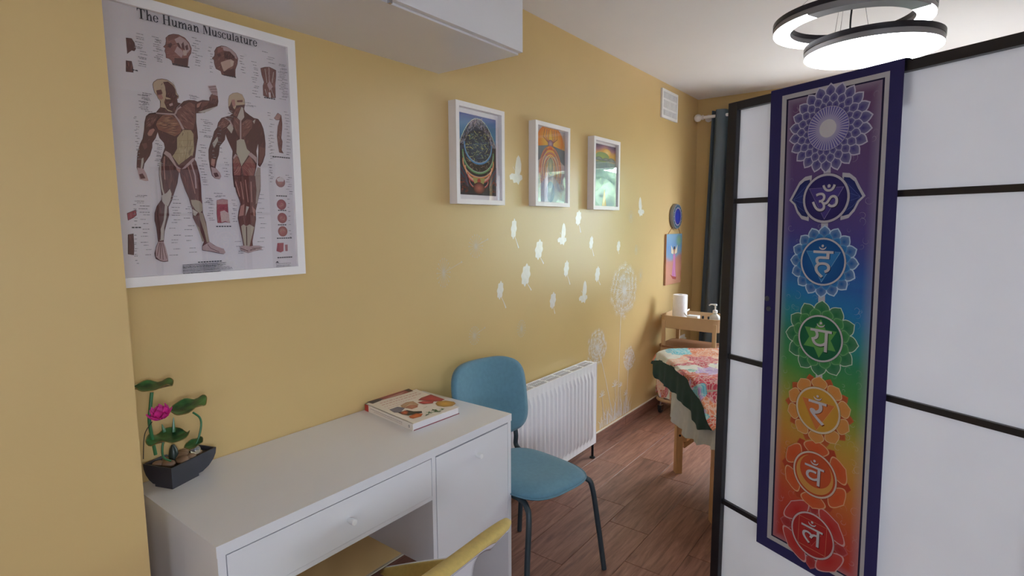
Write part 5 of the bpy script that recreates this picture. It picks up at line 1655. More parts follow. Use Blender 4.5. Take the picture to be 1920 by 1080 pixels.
LA, LB = 0.150, 0.098
bm = bmesh.new()
rings = []
for z, i0, i1 in ((0.757, 0.000, 0.052), (0.765, 0.0, 0.030), (0.778, 0.0, 0.012), (0.792, 0.0, 0.003), (0.808, 0.0, 0.0), (0.808, 0.004, 0.004), (0.797, 0.005, 0.006)):
    inner = i0
    rings.append([bm.verts.new(fb(a, b, z)) for a, b in ((inner, inner), (LA - i1, inner), (LA - i1, LB - inner - 0.6 * i1 * (z < .805)), (inner, LB - inner - 0.6 * i1 * (z < .805)))])
for a, b in zip(rings, rings[1:]):
    for k in range(4):
        bm.faces.new((a[k], a[(k + 1) % 4], b[(k + 1) % 4], b[k]))
bm.faces.new(rings[0][::-1])
obj('bowl', bm, M['charcoal'], t, bevel=0.0012)
bm = bmesh.new()
vs = [bm.verts.new(fb(a, b, z)) for z in (0.7502, 0.757) for a, b in ((0.0, 0.0), (0.085, 0.0), (0.085, 0.06), (0.0, 0.06))]
for f in ((3, 2, 1, 0), (4, 5, 6, 7), (0, 1, 5, 4), (1, 2, 6, 5), (2, 3, 7, 6), (3, 0, 4, 7)):
    bm.faces.new([vs[k] for k in f])
obj('foot', bm, M['charcoal'], t)
bm = bmesh.new()
f = [bm.verts.new(fb(a, b, 0.797)) for a, b in ((0.005, 0.005), (LA - 0.005, 0.005), (LA - 0.005, LB - 0.005), (0.005, LB - 0.005))]
bm.faces.new(f)
obj('inner_tray', bm, mat('dark_tray', '1E1D22', 0.5), t)
rg = random.Random(21)
for a, b, r in ((0.028, 0.040, .016), (0.020, 0.066, .015), (0.056, 0.022, .017), (0.070, 0.044, .020), (0.080, 0.022, .015), (0.092, 0.062, .015), (0.050, 0.066, .014), (0.116, 0.030, .011), (0.105, 0.074, .013)):
    bm = bmesh.new()
    p = fb(a, b, 0.797 + r * 0.45)
    bmesh.ops.create_icosphere(bm, subdivisions=2, radius=r, matrix=Matrix.Translation(p) @ Matrix.Rotation(rg.uniform(0, 3), 4, 'Z') @ Matrix.Diagonal((1.15, 0.9, 0.68, 1)))
    for v in bm.verts:
        v.co += Vector((rg.uniform(-1, 1), rg.uniform(-1, 1), rg.uniform(-1, 1))) * r * 0.05
    obj('pebble', bm, M['pebble'], t, smooth='full')
bm = bmesh.new()
bmesh.ops.create_uvsphere(bm, u_segments=20, v_segments=12, radius=0.013, matrix=Matrix.Translation(fb(0.100, 0.022, 0.8165)))
gm, nt_, p_ = base_mat('clear_glass_ball')
p_.inputs['Transmission Weight'].default_value = 0.9
p_.inputs['Roughness'].default_value = 0.02
p_.inputs['Base Color'].default_value = (0.9, 0.93, 0.95, 1)
obj('glass_ball', bm, gm, t, smooth='full')


def yz(pt, dx=0.0):
    return Vector((-1.60 + dx, pt[0], pt[1]))


def leaf(c, r, tilt, spin, wave, label=None, cup=0.10, sx=1.0):
    bm = bmesh.new()
    n, m = 36, 8
    mm = Matrix.Translation(c) @ Matrix.Rotation(spin, 4, 'Z') @ Matrix.Rotation(tilt, 4, 'X')
    ctr = bm.verts.new(mm @ Vector((0, 0, 0)))
    prev = None
    for j in range(1, m + 1):
        q = j / m
        ring = []
        for k in range(n):
            a = 2 * PI * k / n
            rr = r * q * (1 + 0.05 * math.cos(3 * a + 1))
            z = cup * r * q * q * 2 + wave * r * q ** 3 * (math.cos(4 * a + 0.6) * 0.7 + math.cos(7 * a) * 0.3)
            ring.append(bm.verts.new(mm @ Vector((rr * math.cos(a), rr * sx * math.sin(a), z))))
        for k in range(n):
            if prev is None:
                bm.faces.new((ctr, ring[k], ring[(k + 1) % n]))
            else:
                bm.faces.new((prev[k], ring[k], ring[(k + 1) % n], prev[(k + 1) % n]))
        prev = ring
    o = obj('lotus_leaf', bm, M['leaf'], t, smooth='full')
    bm = bmesh.new()
    rim = []
    for k in range(n + 1):
        a = 2 * PI * k / n
        rr = r * (1 + 0.05 * math.cos(3 * a + 1))
        rim.append(mm @ Vector((rr * math.cos(a), rr * sx * math.sin(a), cup * r * 2 + wave * r * (math.cos(4 * a + 0.6) * 0.7 + math.cos(7 * a) * 0.3))))
    tube(bm, rim, 0.0011, 6)
    obj('leaf_rim', bm, mat('brass_leaf_rim', '8A7A4A', 0.35, 0.6), o)
    return o


Lp = [(0.5506,1.0243),(0.6254,0.9560),(0.5663,0.8874),(0.6359,0.8471),(0.5554,0.9536)]
leaf(yz(Lp[0], 0.0), 0.047, 0.02, 0.3, 0.14, cup=0.12)
leaf(yz(Lp[1], 0.02), 0.047, math.radians(13), math.radians(8), 0.15, cup=0.10)
leaf(yz(Lp[2], 0.025), 0.049, 0.05, 1.1, 0.15, cup=0.10)
leaf(yz(Lp[3], 0.01), 0.024, math.radians(20), math.radians(10), 0.10, cup=0.1)
sA = [(0.5458,1.0162),(0.5384,0.9753),(0.5330,0.9357),(0.5399,0.8504)]
sB = [(0.6418,0.9349),(0.6570,0.9166),(0.6581,0.8943),(0.6478,0.8613),(0.6355,0.8413)]
sC = [(0.5660,0.8837),(0.5589,0.8630),(0.5587,0.8361),(0.5745,0.8209)]
sD = [(0.5926,0.9352),(0.5882,0.8959)]
sE = [(0.5632,0.9247),(0.5667,0.9027)]
sF = [(0.5382,0.9416),(0.5217,0.9204),(0.5155,0.8963),(0.5108,0.8492)]
for pts, r in ((sA, .0042), (sB, .0028), (sC, .0028), (sD, .0045), (sE, .0045)):
    bm = bmesh.new()
    ps = curve_pts([yz(p, 0.003 * k) for k, p in enumerate(pts)], 6)
    if pts in (sD, sE):
        tube(bm, ps, [0.0008 + (r - 0.0008) * min(1, 1.6 * k / len(ps)) for k in range(len(ps))], 8)
    else:
        tube(bm, ps, r, 10)
    obj('stem', bm, M['stem'], t, smooth=True)
bm = bmesh.new()
tube(bm, curve_pts([yz(p, 0.01) for p in sF], 6), 0.0011, 6)
obj('wire', bm, mat('dark_wire', '2A2A2C', 0.4), t)
# pump housing under the leaves
bm = bmesh.new()
lathe(bm, [(0.0, 0.797), (0.012, 0.797), (0.013, 0.815), (0.010, 0.832), (0.004, 0.845), (0.0, 0.845)], fb(0.058, 0.055, 0.0), 14)
obj('pump_spout', bm, mat('dark_green_pump', '26342E', 0.4), t, smooth=True)
# flower: petals on a small calyx
fc = yz(Lp[4], 0.022)
bm = bmesh.new()
bmesh.ops.create_icosphere(bm, subdivisions=2, radius=0.008, matrix=Matrix.Translation(fc))
fl = obj('lotus_flower', bm, mat('deep_pink_heart', 'B02A7A', 0.5), t, smooth='full')
for row, (n, open_, ln, wd) in enumerate(((4, 0.30, .030, .012), (6, 0.75, .034, .013), (6, 1.25, .034, .013))):
    for k in range(n):
        a = 2 * PI * (k + 0.5 * row) / n
        bm = bmesh.new()
        mm = Matrix.Translation(fc) @ Matrix.Rotation(math.radians(14), 4, 'X') @ Matrix.Rotation(a, 4, 'Z') @ Matrix.Rotation(open_, 4, 'Y')

        def pf(u, v):
            q = u
            w = wd * math.sin(PI * min(1, q ** 0.8 * 0.98 + 0.02)) ** 0.8
            s_ = 2 * v - 1
            return mm @ Vector((0.004 * s_ * s_ - 0.012 * q * q + 0.004, s_ * w, q * ln))
        grid(bm, pf, 8, 4)
        obj('petal', bm, M['petal'], fl, smooth='full')

# ------------------------------------------------------------------ trolley and what stands on it
t = thing('trolley', 'beige metal trolley on castors with a wooden middle shelf', 'trolley', (-1.40, 4.12, 0))
TX0, TX1, TY0, TY1 = -1.612, -1.165, 3.965, 4.272


def rrect(x0, x1, y0, y1, r, n=6):
    out = []
    for cx_, cy_, a0_ in ((x1 - r, y1 - r, 0), (x0 + r, y1 - r, PI / 2), (x0 + r, y0 + r, PI), (x1 - r, y0 + r, 3 * PI / 2)):
        for k in range(n + 1):
            a = a0_ + PI / 2 * k / n
            out.append((cx_ + r * math.cos(a), cy_ + r * math.sin(a)))
    return out


def tray(z0, z1, inset=0.0, r=0.05):
    bm = bmesh.new()
    o = rrect(TX0 + inset, TX1 - inset, TY0 + inset, TY1 - inset, r)
    o2 = rrect(TX0 + inset - .004, TX1 - inset + .004, TY0 + inset - .004, TY1 - inset + .004, r + .004)
    i = rrect(TX0 + inset + .003, TX1 - inset - .003, TY0 + inset + .003, TY1 - inset - .003, r - .003)
    i2 = rrect(TX0 + inset + .008, TX1 - inset - .008, TY0 + inset + .008, TY1 - inset - .008, r - .008)
    lv = [(i2, z0 + .003), (i, z0 + .006), (i, z1), (o2, z1), (o2, z1 - .006), (o, z1 - .006), (o, z0 + .004), (i2, z0)]
    rs = [[bm.verts.new((p[0], p[1], z)) for p in pts] for pts, z in lv]
    n = len(o)
    for a, b in zip(rs, rs[1:]):
        for k in range(n):
            bm.faces.new((a[k], a[(k + 1) % n], b[(k + 1) % n], b[k]))
    bm.faces.new(rs[0])
    bm.faces.new(rs[-1][::-1])
    return bm


obj('top_tray', tray(0.665, 0.762), M['beige_metal'], t, smooth=True)
obj('middle_tray', tray(0.440, 0.515), M['beige_metal'], t, smooth=True)
bm = bmesh.new()
o = rrect(TX0 - .006, TX1 + .006, TY0 - .006, TY1 + .006, 0.05)
a = [bm.verts.new((p[0], p[1], 0.516)) for p in o]
b = [bm.verts.new((p[0], p[1], 0.531)) for p in o]
for k in range(len(o)):
    bm.faces.new((a[k], a[(k + 1) % len(o)], b[(k + 1) % len(o)], b[k]))
bm.faces.new(b)
bm.faces.new(a[::-1])
obj('wooden_shelf', bm, M['brown_wood'], t)
obj('bottom_tray', tray(0.130, 0.205), M['beige_metal'], t, smooth=True)
for px, py in ((TX0 + .035, TY0 + .004), (TX0 + .035, TY1 - .004), (TX1 - .035, TY0 + .004), (TX1 - .035, TY1 - .004)):
    bm = B((px - .014, px + .014, py - .006, py + .006, 0.095, 0.725))
    obj('post', bm, M['beige_metal'], t, bevel=0.002)
bm = bmesh.new()
rr = rrect(TX0 - .01, TX1 + .01, TY0 - .02, TY1 + .02, 0.07)
tube(bm, [(p[0], p[1], 0.105) for p in rr] + [(rr[0][0], rr[0][1], 0.105)], 0.012, 10)
obj('base_ring', bm, M['beige_metal'], t, smooth=True)
for px, py in ((TX0 + .03, TY0 - .01), (TX0 + .03, TY1 + .01), (TX1 - .03, TY0 - .01), (TX1 - .03, TY1 + .01)):
    bm = bmesh.new()
    tube(bm, [(px, py, 0.06), (px, py, 0.10)], 0.008, 10)
    box(bm, px - .018, px - .014, py - .012, py + .022, 0.028, 0.066)
    box(bm, px + .014, px + .018, py - .012, py + .022, 0.028, 0.066)
    box(bm, px - .018, px + .018, py - .012, py + .012, 0.062, 0.067)
    c = obj('castor', bm, M['chrome'], t, smooth=True)
    bm = bmesh.new()
    lathe(bm, [(0.0, -.012), (0.024, -.012), (0.030, -.007), (0.030, .007), (0.024, .012), (0.0, .012)], (px, py + .008, 0.0305), 20, 'X')
    obj('wheel', bm, M['rubber'], c, smooth=True)

t = thing('paper_roll', 'tall white paper towel roll standing on the trolley', 'paper roll', (-1.505, 4.10, 0.671))
bm = bmesh.new()
lathe(bm, [(0.018, 0.0), (0.052, 0.0), (0.054, 0.003), (0.054, 0.235), (0.052, 0.238), (0.018, 0.238), (0.018, 0.0)], (-1.505, 4.10, 0.671), 36)
obj('tissue', bm, M['paper_roll'], t, smooth=True)
bm = bmesh.new()
lathe(bm, [(0.0165, 0.002), (0.0175, 0.002), (0.0175, 0.236), (0.0165, 0.236), (0.0165, 0.002)], (-1.505, 4.10, 0.671), 20)
obj('cardboard_core', bm, mat('cardboard', '9A7A58', 0.9), t, smooth=True)

t = thing('pump_bottle', 'clear pump bottle of yellow oil at the right end of the trolley', 'bottle', (-1.225, 4.05, 0.671))
bx, by = -1.225, 4.05
bm = bmesh.new()
lathe(bm, [(0.0, 0.0), (0.036, 0.0), (0.039, 0.004), (0.039, 0.095), (0.030, 0.112), (0.014, 0.122), (0.014, 0.130), (0.0, 0.130)], (bx, by, 0.671), 28)
bmat_, _n, _p = base_mat('clear_bottle_plastic')
_p.inputs['Base Color'].default_value = (0.9, 0.93, 0.95, 1)
_p.inputs['Transmission Weight'].default_value = 0.6
_p.inputs['Roughness'].default_value = 0.15
obj('bottle', bm, bmat_, t, smooth=True)
bm = bmesh.new()
lathe(bm, [(0.0, 0.0), (0.0395, 0.0), (0.0395, 0.001), (0.0398, 0.045), (0.0, 0.045)], (bx, by, 0.673), 28)
obj('oil', bm, mat('yellow_oil', 'D8C06A', 0.2), t, smooth=True)
bm = bmesh.new()
lathe(bm, [(0.0, 0.0), (0.017, 0.0), (0.017, 0.018), (0.010, 0.022), (0.005, 0.024), (0.005, 0.052), (0.012, 0.054), (0.012, 0.064), (0.0, 0.066)], (bx, by, 0.800), 20)
tube(bm, curve_pts([(bx, by, 0.860), (bx - .028, by - .01, 0.861), (bx - .040, by - .014, 0.852)], 5), 0.005, 8)
obj('pump', bm, M['white_plastic'], t, smooth=True)

t = thing('white_hand_tool', 'white plastic hand tool with looped handle lying on the trolley', 'tool', (-1.40, 4.07, 0.671))
obj('body', B((-1.425, -1.345, 4.03, 4.09, 0.715, 0.765)), M['white_plastic'], t, bevel=0.006)
obj('base', B((-1.42, -1.35, 4.035, 4.085, 0.671, 0.714)), mat('grey_plastic', '8E9096', 0.5), t, bevel=0.003)
bm = bmesh.new()
tube(bm, curve_pts([(-1.43, 4.07, 0.75), (-1.455, 4.07, 0.775), (-1.455, 4.15, 0.790), (-1.47, 4.20, 0.785)], 6), 0.006, 8)
obj('handle', bm, M['white_plastic'], t, smooth=True)
for k, (px, py, hh_, col_, lab) in enumerate(((-1.315, 4.06, .095, '3A3230', 'small dark bottle beside the white hand tool on the trolley'), (-1.285, 4.10, .088, '5A4636', 'small brown bottle between the dark bottle and the pump bottle'))):
    t = thing('oil_bottle', lab, 'bottle', (px, py, 0.671), group='little oil bottles on the trolley')
    bm = bmesh.new()
    lathe(bm, [(0.0, 0.0), (0.013, 0.0), (0.014, 0.002), (0.014, hh_ * .6), (0.006, hh_ * .74), (0.006, hh_ * .8), (0.0, hh_ * .8)], (px, py, 0.671), 16)
    obj('bottle', bm, mat('amber_glass', col_, 0.2), t, smooth=True)
    bm = bmesh.new()
    lathe(bm, [(0.0, 0.0), (0.008, 0.0), (0.008, hh_ * .22), (0.0, hh_ * .22)], (px, py, 0.671 + hh_ * .79), 14)
    obj('cap', bm, M['rubber'], t, smooth=True)

# ------------------------------------------------------------------ massage table with its covers
TA = math.atan2(-0.78, 0.625)
T = thing('massage_table', 'folding wooden massage table standing askew by the trolley', 'table', (-1.255, 3.07, 0), TA)
TW, TL, TZ = 0.76, 1.86, 0.690


def quad_box(bm, pts0, pts1):
    vs = [bm.verts.new(p) for p in list(pts0) + list(pts1)]
    for f in ((3, 2, 1, 0), (4, 5, 6, 7), (0, 1, 5, 4), (1, 2, 6, 5), (2, 3, 7, 6), (3, 0, 4, 7)):
        bm.faces.new([vs[k] for k in f])


bm = bmesh.new()
box(bm, 0.01, TW - 0.01, 0.012, TL, 0.635, TZ)
obj('padded_top', bm, mat('cream_vinyl', 'CFC4B0', 0.5), T, world=False, bevel=0.015)
bm = bmesh.new()
box(bm, 0.03, TW - 0.03, 0.04, 0.065, 0.545, 0.634)
box(bm, 0.03, TW - 0.03, TL - 0.065, TL - 0.04, 0.545, 0.634)
box(bm, 0.03, 0.055, 0.065, TL - 0.065, 0.545, 0.634)
box(bm, TW - 0.055, TW - 0.03, 0.065, TL - 0.065, 0.545, 0.634)
obj('apron', bm, M['beech'], T, world=False, bevel=0.003)
for ly, sgn in ((0.105, 1), (TL - 0.105, -1)):
    for lx in (0.115, TW - 0.100):
        bm = B((lx - 0.020, lx + 0.020, ly - 0.019, ly + 0.019, 0.0, 0.60))
        lg = obj('leg', bm, M['beech'], T, world=False, bevel=0.003)
        bm = B((lx - 0.018, lx + 0.018, ly + sgn * 0.021, ly + sgn * 0.043, 0.19, 0.62))
        obj('leg_extension', bm, M['beech'], lg, world=False, bevel=0.002)
        bm = bmesh.new()
        for kz in (0.23, 0.30, 0.38):
            lathe(bm, [(0.0, -0.0012), (0.0065, -0.0012), (0.0065, 0.002), (0.0, 0.002)], (lx + 0.0205, ly, kz), 10, 'X')
        obj('adjuster_hole', bm, M['opening_shade'], lg, world=False)
        bm = bmesh.new()
        for kz in (0.225, 0.36):
            lathe(bm, [(0.0, -0.02), (0.012, -0.02), (0.014, -0.012), (0.014, -0.004), (0.006, 0.0), (0.0, 0.0)], (lx - 0.0205, ly, kz), 12, 'X')
        obj('adjuster_knob', bm, M['beech'], lg, world=False, smooth=True)
        bm = bmesh.new()
        d0, d1 = (lx + 0.002, ly + sgn * 0.03, 0.165), (lx + 0.002, ly + sgn * 0.62, 0.60)
        quad_box(bm, [(d0[0] - .012, d0[1], d0[2] - .016), (d0[0] + .012, d0[1], d0[2] - .016), (d0[0] + .012, d0[1], d0[2] + .016), (d0[0] - .012, d0[1], d0[2] + .016)],
                 [(d1[0] - .012, d1[1], d1[2] - .016), (d1[0] + .012, d1[1], d1[2] - .016), (d1[0] + .012, d1[1], d1[2] + .016), (d1[0] - .012, d1[1], d1[2] + .016)])
        obj('strut', bm, M['beech'], T, world=False, bevel=0.002)


def floral_mat():
    """quilted flower print: petal cells in coral, aqua, lilac and green on off-white with fine line work"""
    m, nt, p = base_mat('floral_print_cloth')
    tc = nt.nodes.new('ShaderNodeTexCoord')
    wob = nt.nodes.new('ShaderNodeTexNoise')
    wob.inputs['Scale'].default_value = 7
    mixv = nt.nodes.new('ShaderNodeMix')
    mixv.data_type = 'VECTOR'
    mixv.inputs['Factor'].default_value = 0.22
    nt.links.new(tc.outputs['Object'], wob.inputs['Vector'])
    nt.links.new(tc.outputs['Object'], mixv.inputs['A'])
    nt.links.new(wob.outputs['Color'], mixv.inputs['B'])
    big = nt.nodes.new('ShaderNodeTexVoronoi')
    big.inputs['Scale'].default_value = 11.0
    nt.links.new(mixv.outputs['Result'], big.inputs['Vector'])
    sep = nt.nodes.new('ShaderNodeSeparateColor')
    nt.links.new(big.outputs['Color'], sep.inputs[0])
    rp = nt.nodes.new('ShaderNodeValToRGB')
    rp.color_ramp.interpolation = 'CONSTANT'
    e = rp.color_ramp.elements
    e[0].position, e[0].color = 0.0, lin('C4553E')
    e[1].position, e[1].color = 0.14, lin('D88460')
    for pos, c in ((.26, '6CBCCC'), (.38, 'B496C8'), (.48, 'DCDED2'), (.60, '98A468'), (.70, 'C04858'), (.78, 'E4B09A'), (.88, '84B4AC'), (.94, 'D8D4CC')):
        el = e.new(pos)
        el.color = lin(c)
    nt.links.new(sep.outputs[0], rp.inputs[0])
    pet = nt.nodes.new('ShaderNodeTexVoronoi')
    pet.feature = 'DISTANCE_TO_EDGE'
    pet.inputs['Scale'].default_value = 55
    nt.links.new(mixv.outputs['Result'], pet.inputs['Vector'])
    r2 = nt.nodes.new('ShaderNodeValToRGB')
    r2.color_ramp.elements[0].position = 0.02
    r2.color_ramp.elements[0].color = (1, 1, 1, 1)
    r2.color_ramp.elements[1].position = 0.16
    r2.color_ramp.elements[1].color = (0, 0, 0, 1)
    nt.links.new(pet.outputs['Distance'], r2.inputs[0])
    mx = nt.nodes.new('ShaderNodeMix')
    mx.data_type = 'RGBA'
    mx.inputs['B'].default_value = lin('E0DCD0')
    ml = nt.nodes.new('ShaderNodeMath')
    ml.operation = 'MULTIPLY'
    ml.inputs[1].default_value = 0.55
    nt.links.new(r2.outputs[0], ml.inputs[0])
    nt.links.new(ml.outputs[0], mx.inputs['Factor'])
    nt.links.new(rp.outputs[0], mx.inputs['A'])
    n3 = nt.nodes.new('ShaderNodeTexNoise')
    n3.inputs['Scale'].default_value = 18
    n3.inputs['Detail'].default_value = 4
    nt.links.new(tc.outputs['Object'], n3.inputs['Vector'])
    m3 = nt.nodes.new('ShaderNodeMix')
    m3.data_type = 'RGBA'
    m3.blend_type = 'OVERLAY'
    m3.inputs['Factor'].default_value = 0.5
    nt.links.new(mx.outputs['Result'], m3.inputs['A'])
    nt.links.new(n3.outputs[0], m3.inputs['B'])
    nt.links.new(m3.outputs['Result'], p.inputs['Base Color'])
    p.inputs['Roughness'].default_value = 0.9
    b = nt.nodes.new('ShaderNodeBump')
    b.inputs['Strength'].default_value = 0.4
    b.inputs['Distance'].default_value = 0.004
    nt.links.new(pet.outputs['Distance'], b.inputs['Height'])
    nt.links.new(b.outputs[0], p.inputs['Normal'])
    return m


M['floral'] = floral_mat()
ROOTM = ROOT[T]
# white sheet hanging lowest
t = thing('white_sheet', 'pale grey-white sheet hanging lowest from the massage table end', 'sheet', (-1.255, 3.07, 0.41), TA)
wl = [(.29, .415), (.43, .405), (.567, .40), (.70, .42), (.80, .45), (.94, .49)]


def sh_f(u, v):
    x = 0.292 + 0.655 * u
    zb = interp(wl, x) + 0.004 * math.sin(40 * x)
    zt = 0.688 if x < 0.70 else 0.688 - 0.45 * (x - 0.70)
    z = zt + (zb - zt) * v
    y = 0.004 - 0.012 * v - 0.010 * v * (1 + math.sin(34 * x + 1.2 * v)) - 0.004 * v * math.sin(85 * x)
    return (x - 0.006 * v * math.cos(30 * x), y, z - 0.41)


bm = bmesh.new()
grid(bm, sh_f, 70, 14)
obj('near_drop', bm, M['white_cloth'], t, smooth='full', world=False)
bm = bmesh.new()
grid(bm, lambda u, v: (0.02 + (TW - 0.04) * u, 0.004 + (TL - .02) * v, 0.694 - 0.41 - (0.006 if v == 0 else 0)), 8, 12)
obj('top_spread', bm, M['white_cloth'], t, smooth='full', world=False)
# floral quilt with dark green reverse
t = thing('floral_quilt', 'bright floral quilt with dark green border spread over the massage table', 'quilt', (-1.255, 3.07, 0.42), TA)
zp = [(-.03, .638), (0, .640), (.12, .672), (.26, .694), (.475, .703), (.62, .692), (.70, .672), (.796, .636), (.87, .600), (.93, .573)]
zg = [(-.03, .62), (.034, .622), (.060, .58), (.093, .563), (.165, .562), (.29, .568), (.413, .571), (.55, .565), (.66, .560), (.694, .528), (.80, .522), (.855, .538), (.91, .565)]


def q_top(u, v):
    """v<0.3 is the near drop, the rest lies on the table"""
    x = -0.015 + 0.96 * u
    edge = 0.712 - 0.055 * max(0, 1 - x / 0.10) ** 1.5 - 0.10 * max(0, (x - 0.70) / 0.11) ** 1.6
    if x > 0.74:
        edge = min(edge, interp(zp, x) + 0.012) if x < 0.80 else interp(zp, x) + 0.012
    bulge = 0.006 * math.sin(9 * x + 1) + 0.004 * math.sin(21 * x)
    if v < 0.25:
        k = v / 0.25
        zb = min(interp(zp, x), edge - 0.006)
        z = zb + (edge - 0.004 - zb) * k
        return (x, -0.030 + 0.006 * k - 0.006 * (1 - k) * math.sin(30 * x), z - 0.42)
    k = (v - 0.25) / 0.75
    yy = -0.024 + 0.024 * min(1, k / 0.06) + 1.5 * max(0, k - 0.02) ** 1.15
    up = min(1, k / 0.06)
    z = edge + up * 0.010 + bulge * up + 0.020 * math.exp(-((yy - 0.30) / 0.16) ** 2) * math.sin(PI * u) + 0.004 * math.sin(14 * yy + 5 * x)
    side = 0.05 * max(0, 1 - x / 0.03) if x < 0.03 else 0
    return (x, yy, z - side * up - 0.42)


bm = bmesh.new()
grid(bm, q_top, 70, 60)
obj('floral_top', bm, M['floral'], t, smooth='full', world=False)


def q_green(u, v):
    x = -0.012 + 0.935 * u
    za, zb = interp(zp, x) + 0.004, interp(zg, x) + 0.003 * math.sin(46 * x)
    z = za + (min(zb, za - .008) - za) * v
    return (x - 0.004 * v, -0.0265 - 0.006 * v * (1 + math.sin(26 * x)) + 0.004 * v * math.sin(61 * x), z - 0.42)


bm = bmesh.new()
grid(bm, q_green, 90, 10)
obj('green_border', bm, M['green_cloth'], t, smooth='full', world=False)


def q_corner(u, v):
    x = 0.040 + 0.25 * u
    zb = interp([(.04, .51), (.10, .452), (.19, .470), (.30, .49)], x)
    z = 0.63 + (zb - 0.63) * v
    return (x, -0.004 - 0.010 * math.sin(22 * x) * v, z - 0.42)


bm = bmesh.new()
grid(bm, q_corner, 24, 10)
obj('corner_drop', bm, M['floral'], t, smooth='full', world=False)


def q_side(u, v):
    y = 0.0 + 1.3 * u
    z = 0.69 - 0.25 * v
    return (-0.004 - 0.012 * v * (1 + math.sin(18 * y)) + 0.02 * (1 - v), y, z - 0.42)


bm = bmesh.new()
grid(bm, q_side, 60, 8)
obj('side_drop', bm, M['floral'], t, smooth='full', world=False)

# ------------------------------------------------------------------ folding screen
SA = math.atan2(-0.4398, 0.898)
SCR = thing('folding_screen', 'black framed folding screen with white paper panes on the right', 'screen', (-0.4426, 1.6179, 0), SA)
SH = 1.779
muntins = (1.510, 1.069, 0.628, 0.188)


def panel(xf, w):
    """one screen leaf; xf maps leaf coordinates (along, depth, height) into the screen's frame"""
    def bx_(name, a0, a1, d0, d1, h0, h1, m, bev=0.0015):
        bm = B((a0, a1, d0, d1, h0, h1))
        bmesh.ops.transform(bm, matrix=xf, verts=bm.verts)
        return obj(name, bm, m, SCR, world=False, bevel=bev)
    s = 0.030
    bx_('stile', 0, s, -0.011, 0.011, 0.0, SH, M['black_lacquer'])
    bx_('stile', w - s, w, -0.011, 0.011, 0.0, SH, M['black_lacquer'])
    bx_('rail', s, w - s, -0.0105, 0.0105, SH - 0.022, SH, M['black_lacquer'])
    bx_('rail', s, w - s, -0.0105, 0.0105, 0.03, 0.06, M['black_lacquer'])
    for z in muntins:
        bx_('muntin', s, w - s, -0.006, 0.004, z - 0.007, z + 0.007, M['black_lacquer'], 0.001)
    hs = [0.06] + sorted(muntins) + [SH - 0.022]
    for a, b in zip(hs, hs[1:]):
        bx_('paper_pane', s, w - s, 0.0045, 0.0055, a, b, M['paper'], 0)


PWD = 0.386
panel(Matrix.Translation((-0.032, 0, 0)), PWD)
panel(Matrix.Translation((-0.032 + PWD + 0.003, 0, 0)), PWD)
panel(Matrix.Translation((-0.032 + 2 * PWD + 0.008, 0.012, 0)) @ Matrix.Rotation(math.radians(62), 4, 'Z'), PWD)
for z in (0.35, 0.95, 1.45):
    for xx in (-0.032 + PWD + 0.0015, -0.032 + 2 * PWD + 0.006):
        bm = bmesh.new()
        tube(bm, [(xx, 0.014, z), (xx, 0.014, z + 0.05)], 0.003, 8)
        obj('hinge', bm, M['chrome'], SCR, world=False)
# ------------------------------------------------------------------ chakra banner hung over the screen
BN = thing('banner', 'long purple edged cloth banner with seven lotus emblems hung over the screen', 'banner', (-0.4426, 1.6179, 0.56), SA)
ROOT[BN] = Matrix.Translation((-0.4426, 1.6179, 0.56)) @ Matrix.Rotation(SA, 4, 'Z')
_SM = Matrix.Translation((-0.4426, 1.6179, 0)) @ Matrix.Rotation(SA, 4, 'Z')
BT = 1.7815


def ripple(s, z):
    return 0.0015 * math.sin(9 * s + 2.0 * z) * (1.79 - z)


P = Print(lambda a, b, h: _SM @ Vector((a, -0.0165 - h - ripple(a, b), b)), 0.00012)


def bl_(z):
    return 0.109 + 0.023 * (BT - z) / 1.2


def br_(z):
    return 0.424 + 0.022 * (BT - z) / 1.2


def zb_(u):
    return 0.578 + 0.003 * u


def bpt(u, v):
    z = zb_(u) + (BT - zb_(u)) * v
    return (bl_(z) + (br_(z) - bl_(z)) * u, z)


def cloth(u0, u1, v0, v1, colfn, nu, nv):
    P.layer()
    pts = [bpt(u0 + (u1 - u0) * i / nu, v0 + (v1 - v0) * j / nv) for i in range(nu + 1) for j in range(nv + 1)]
    uv = [(u0 + (u1 - u0) * i / nu, v0 + (v1 - v0) * j / nv) for i in range(nu + 1) for j in range(nv + 1)]
    fs = [[i * (nv + 1) + j, (i + 1) * (nv + 1) + j, (i + 1) * (nv + 1) + j + 1, i * (nv + 1) + j + 1] for i in range(nu) for j in range(nv)]
    P.add(pts, fs, [colfn(u, v) for u, v in uv])


PUR = lin('35315F')
cloth(0, 1, 0, 1, lambda u, v: PUR, 30, 80)
UL, UR, VB, VT = 0.105, 0.912, 0.024, 0.985
cloth(UL, UR, VB, VT, lambda u, v: lin('C4C0C2'), 30, 80)
cloth(UL + .040, UR - .030, VB + .0100, VT - .009, lambda u, v: lin('2A2440'), 30, 80)
STOPS = [(.56, lin('A83434')), (.66, lin('BE3E34')), (.74, lin('C85038')), (.82, lin('D0743C')), (.90, lin('D09444')), (.97, lin('BFA448')), (1.03, lin('88A04A')), (1.08, lin('529A50')), (1.15, lin('3A8E62')), (1.21, lin('33909A')),
         (1.27, lin('2F80BC')), (1.35, lin('3C62AC')), (1.42, lin('564C92')), (1.50, lin('624E88')), (1.60, lin('6A5080')), (1.70, lin('705078')), (1.79, lin('74506E'))]


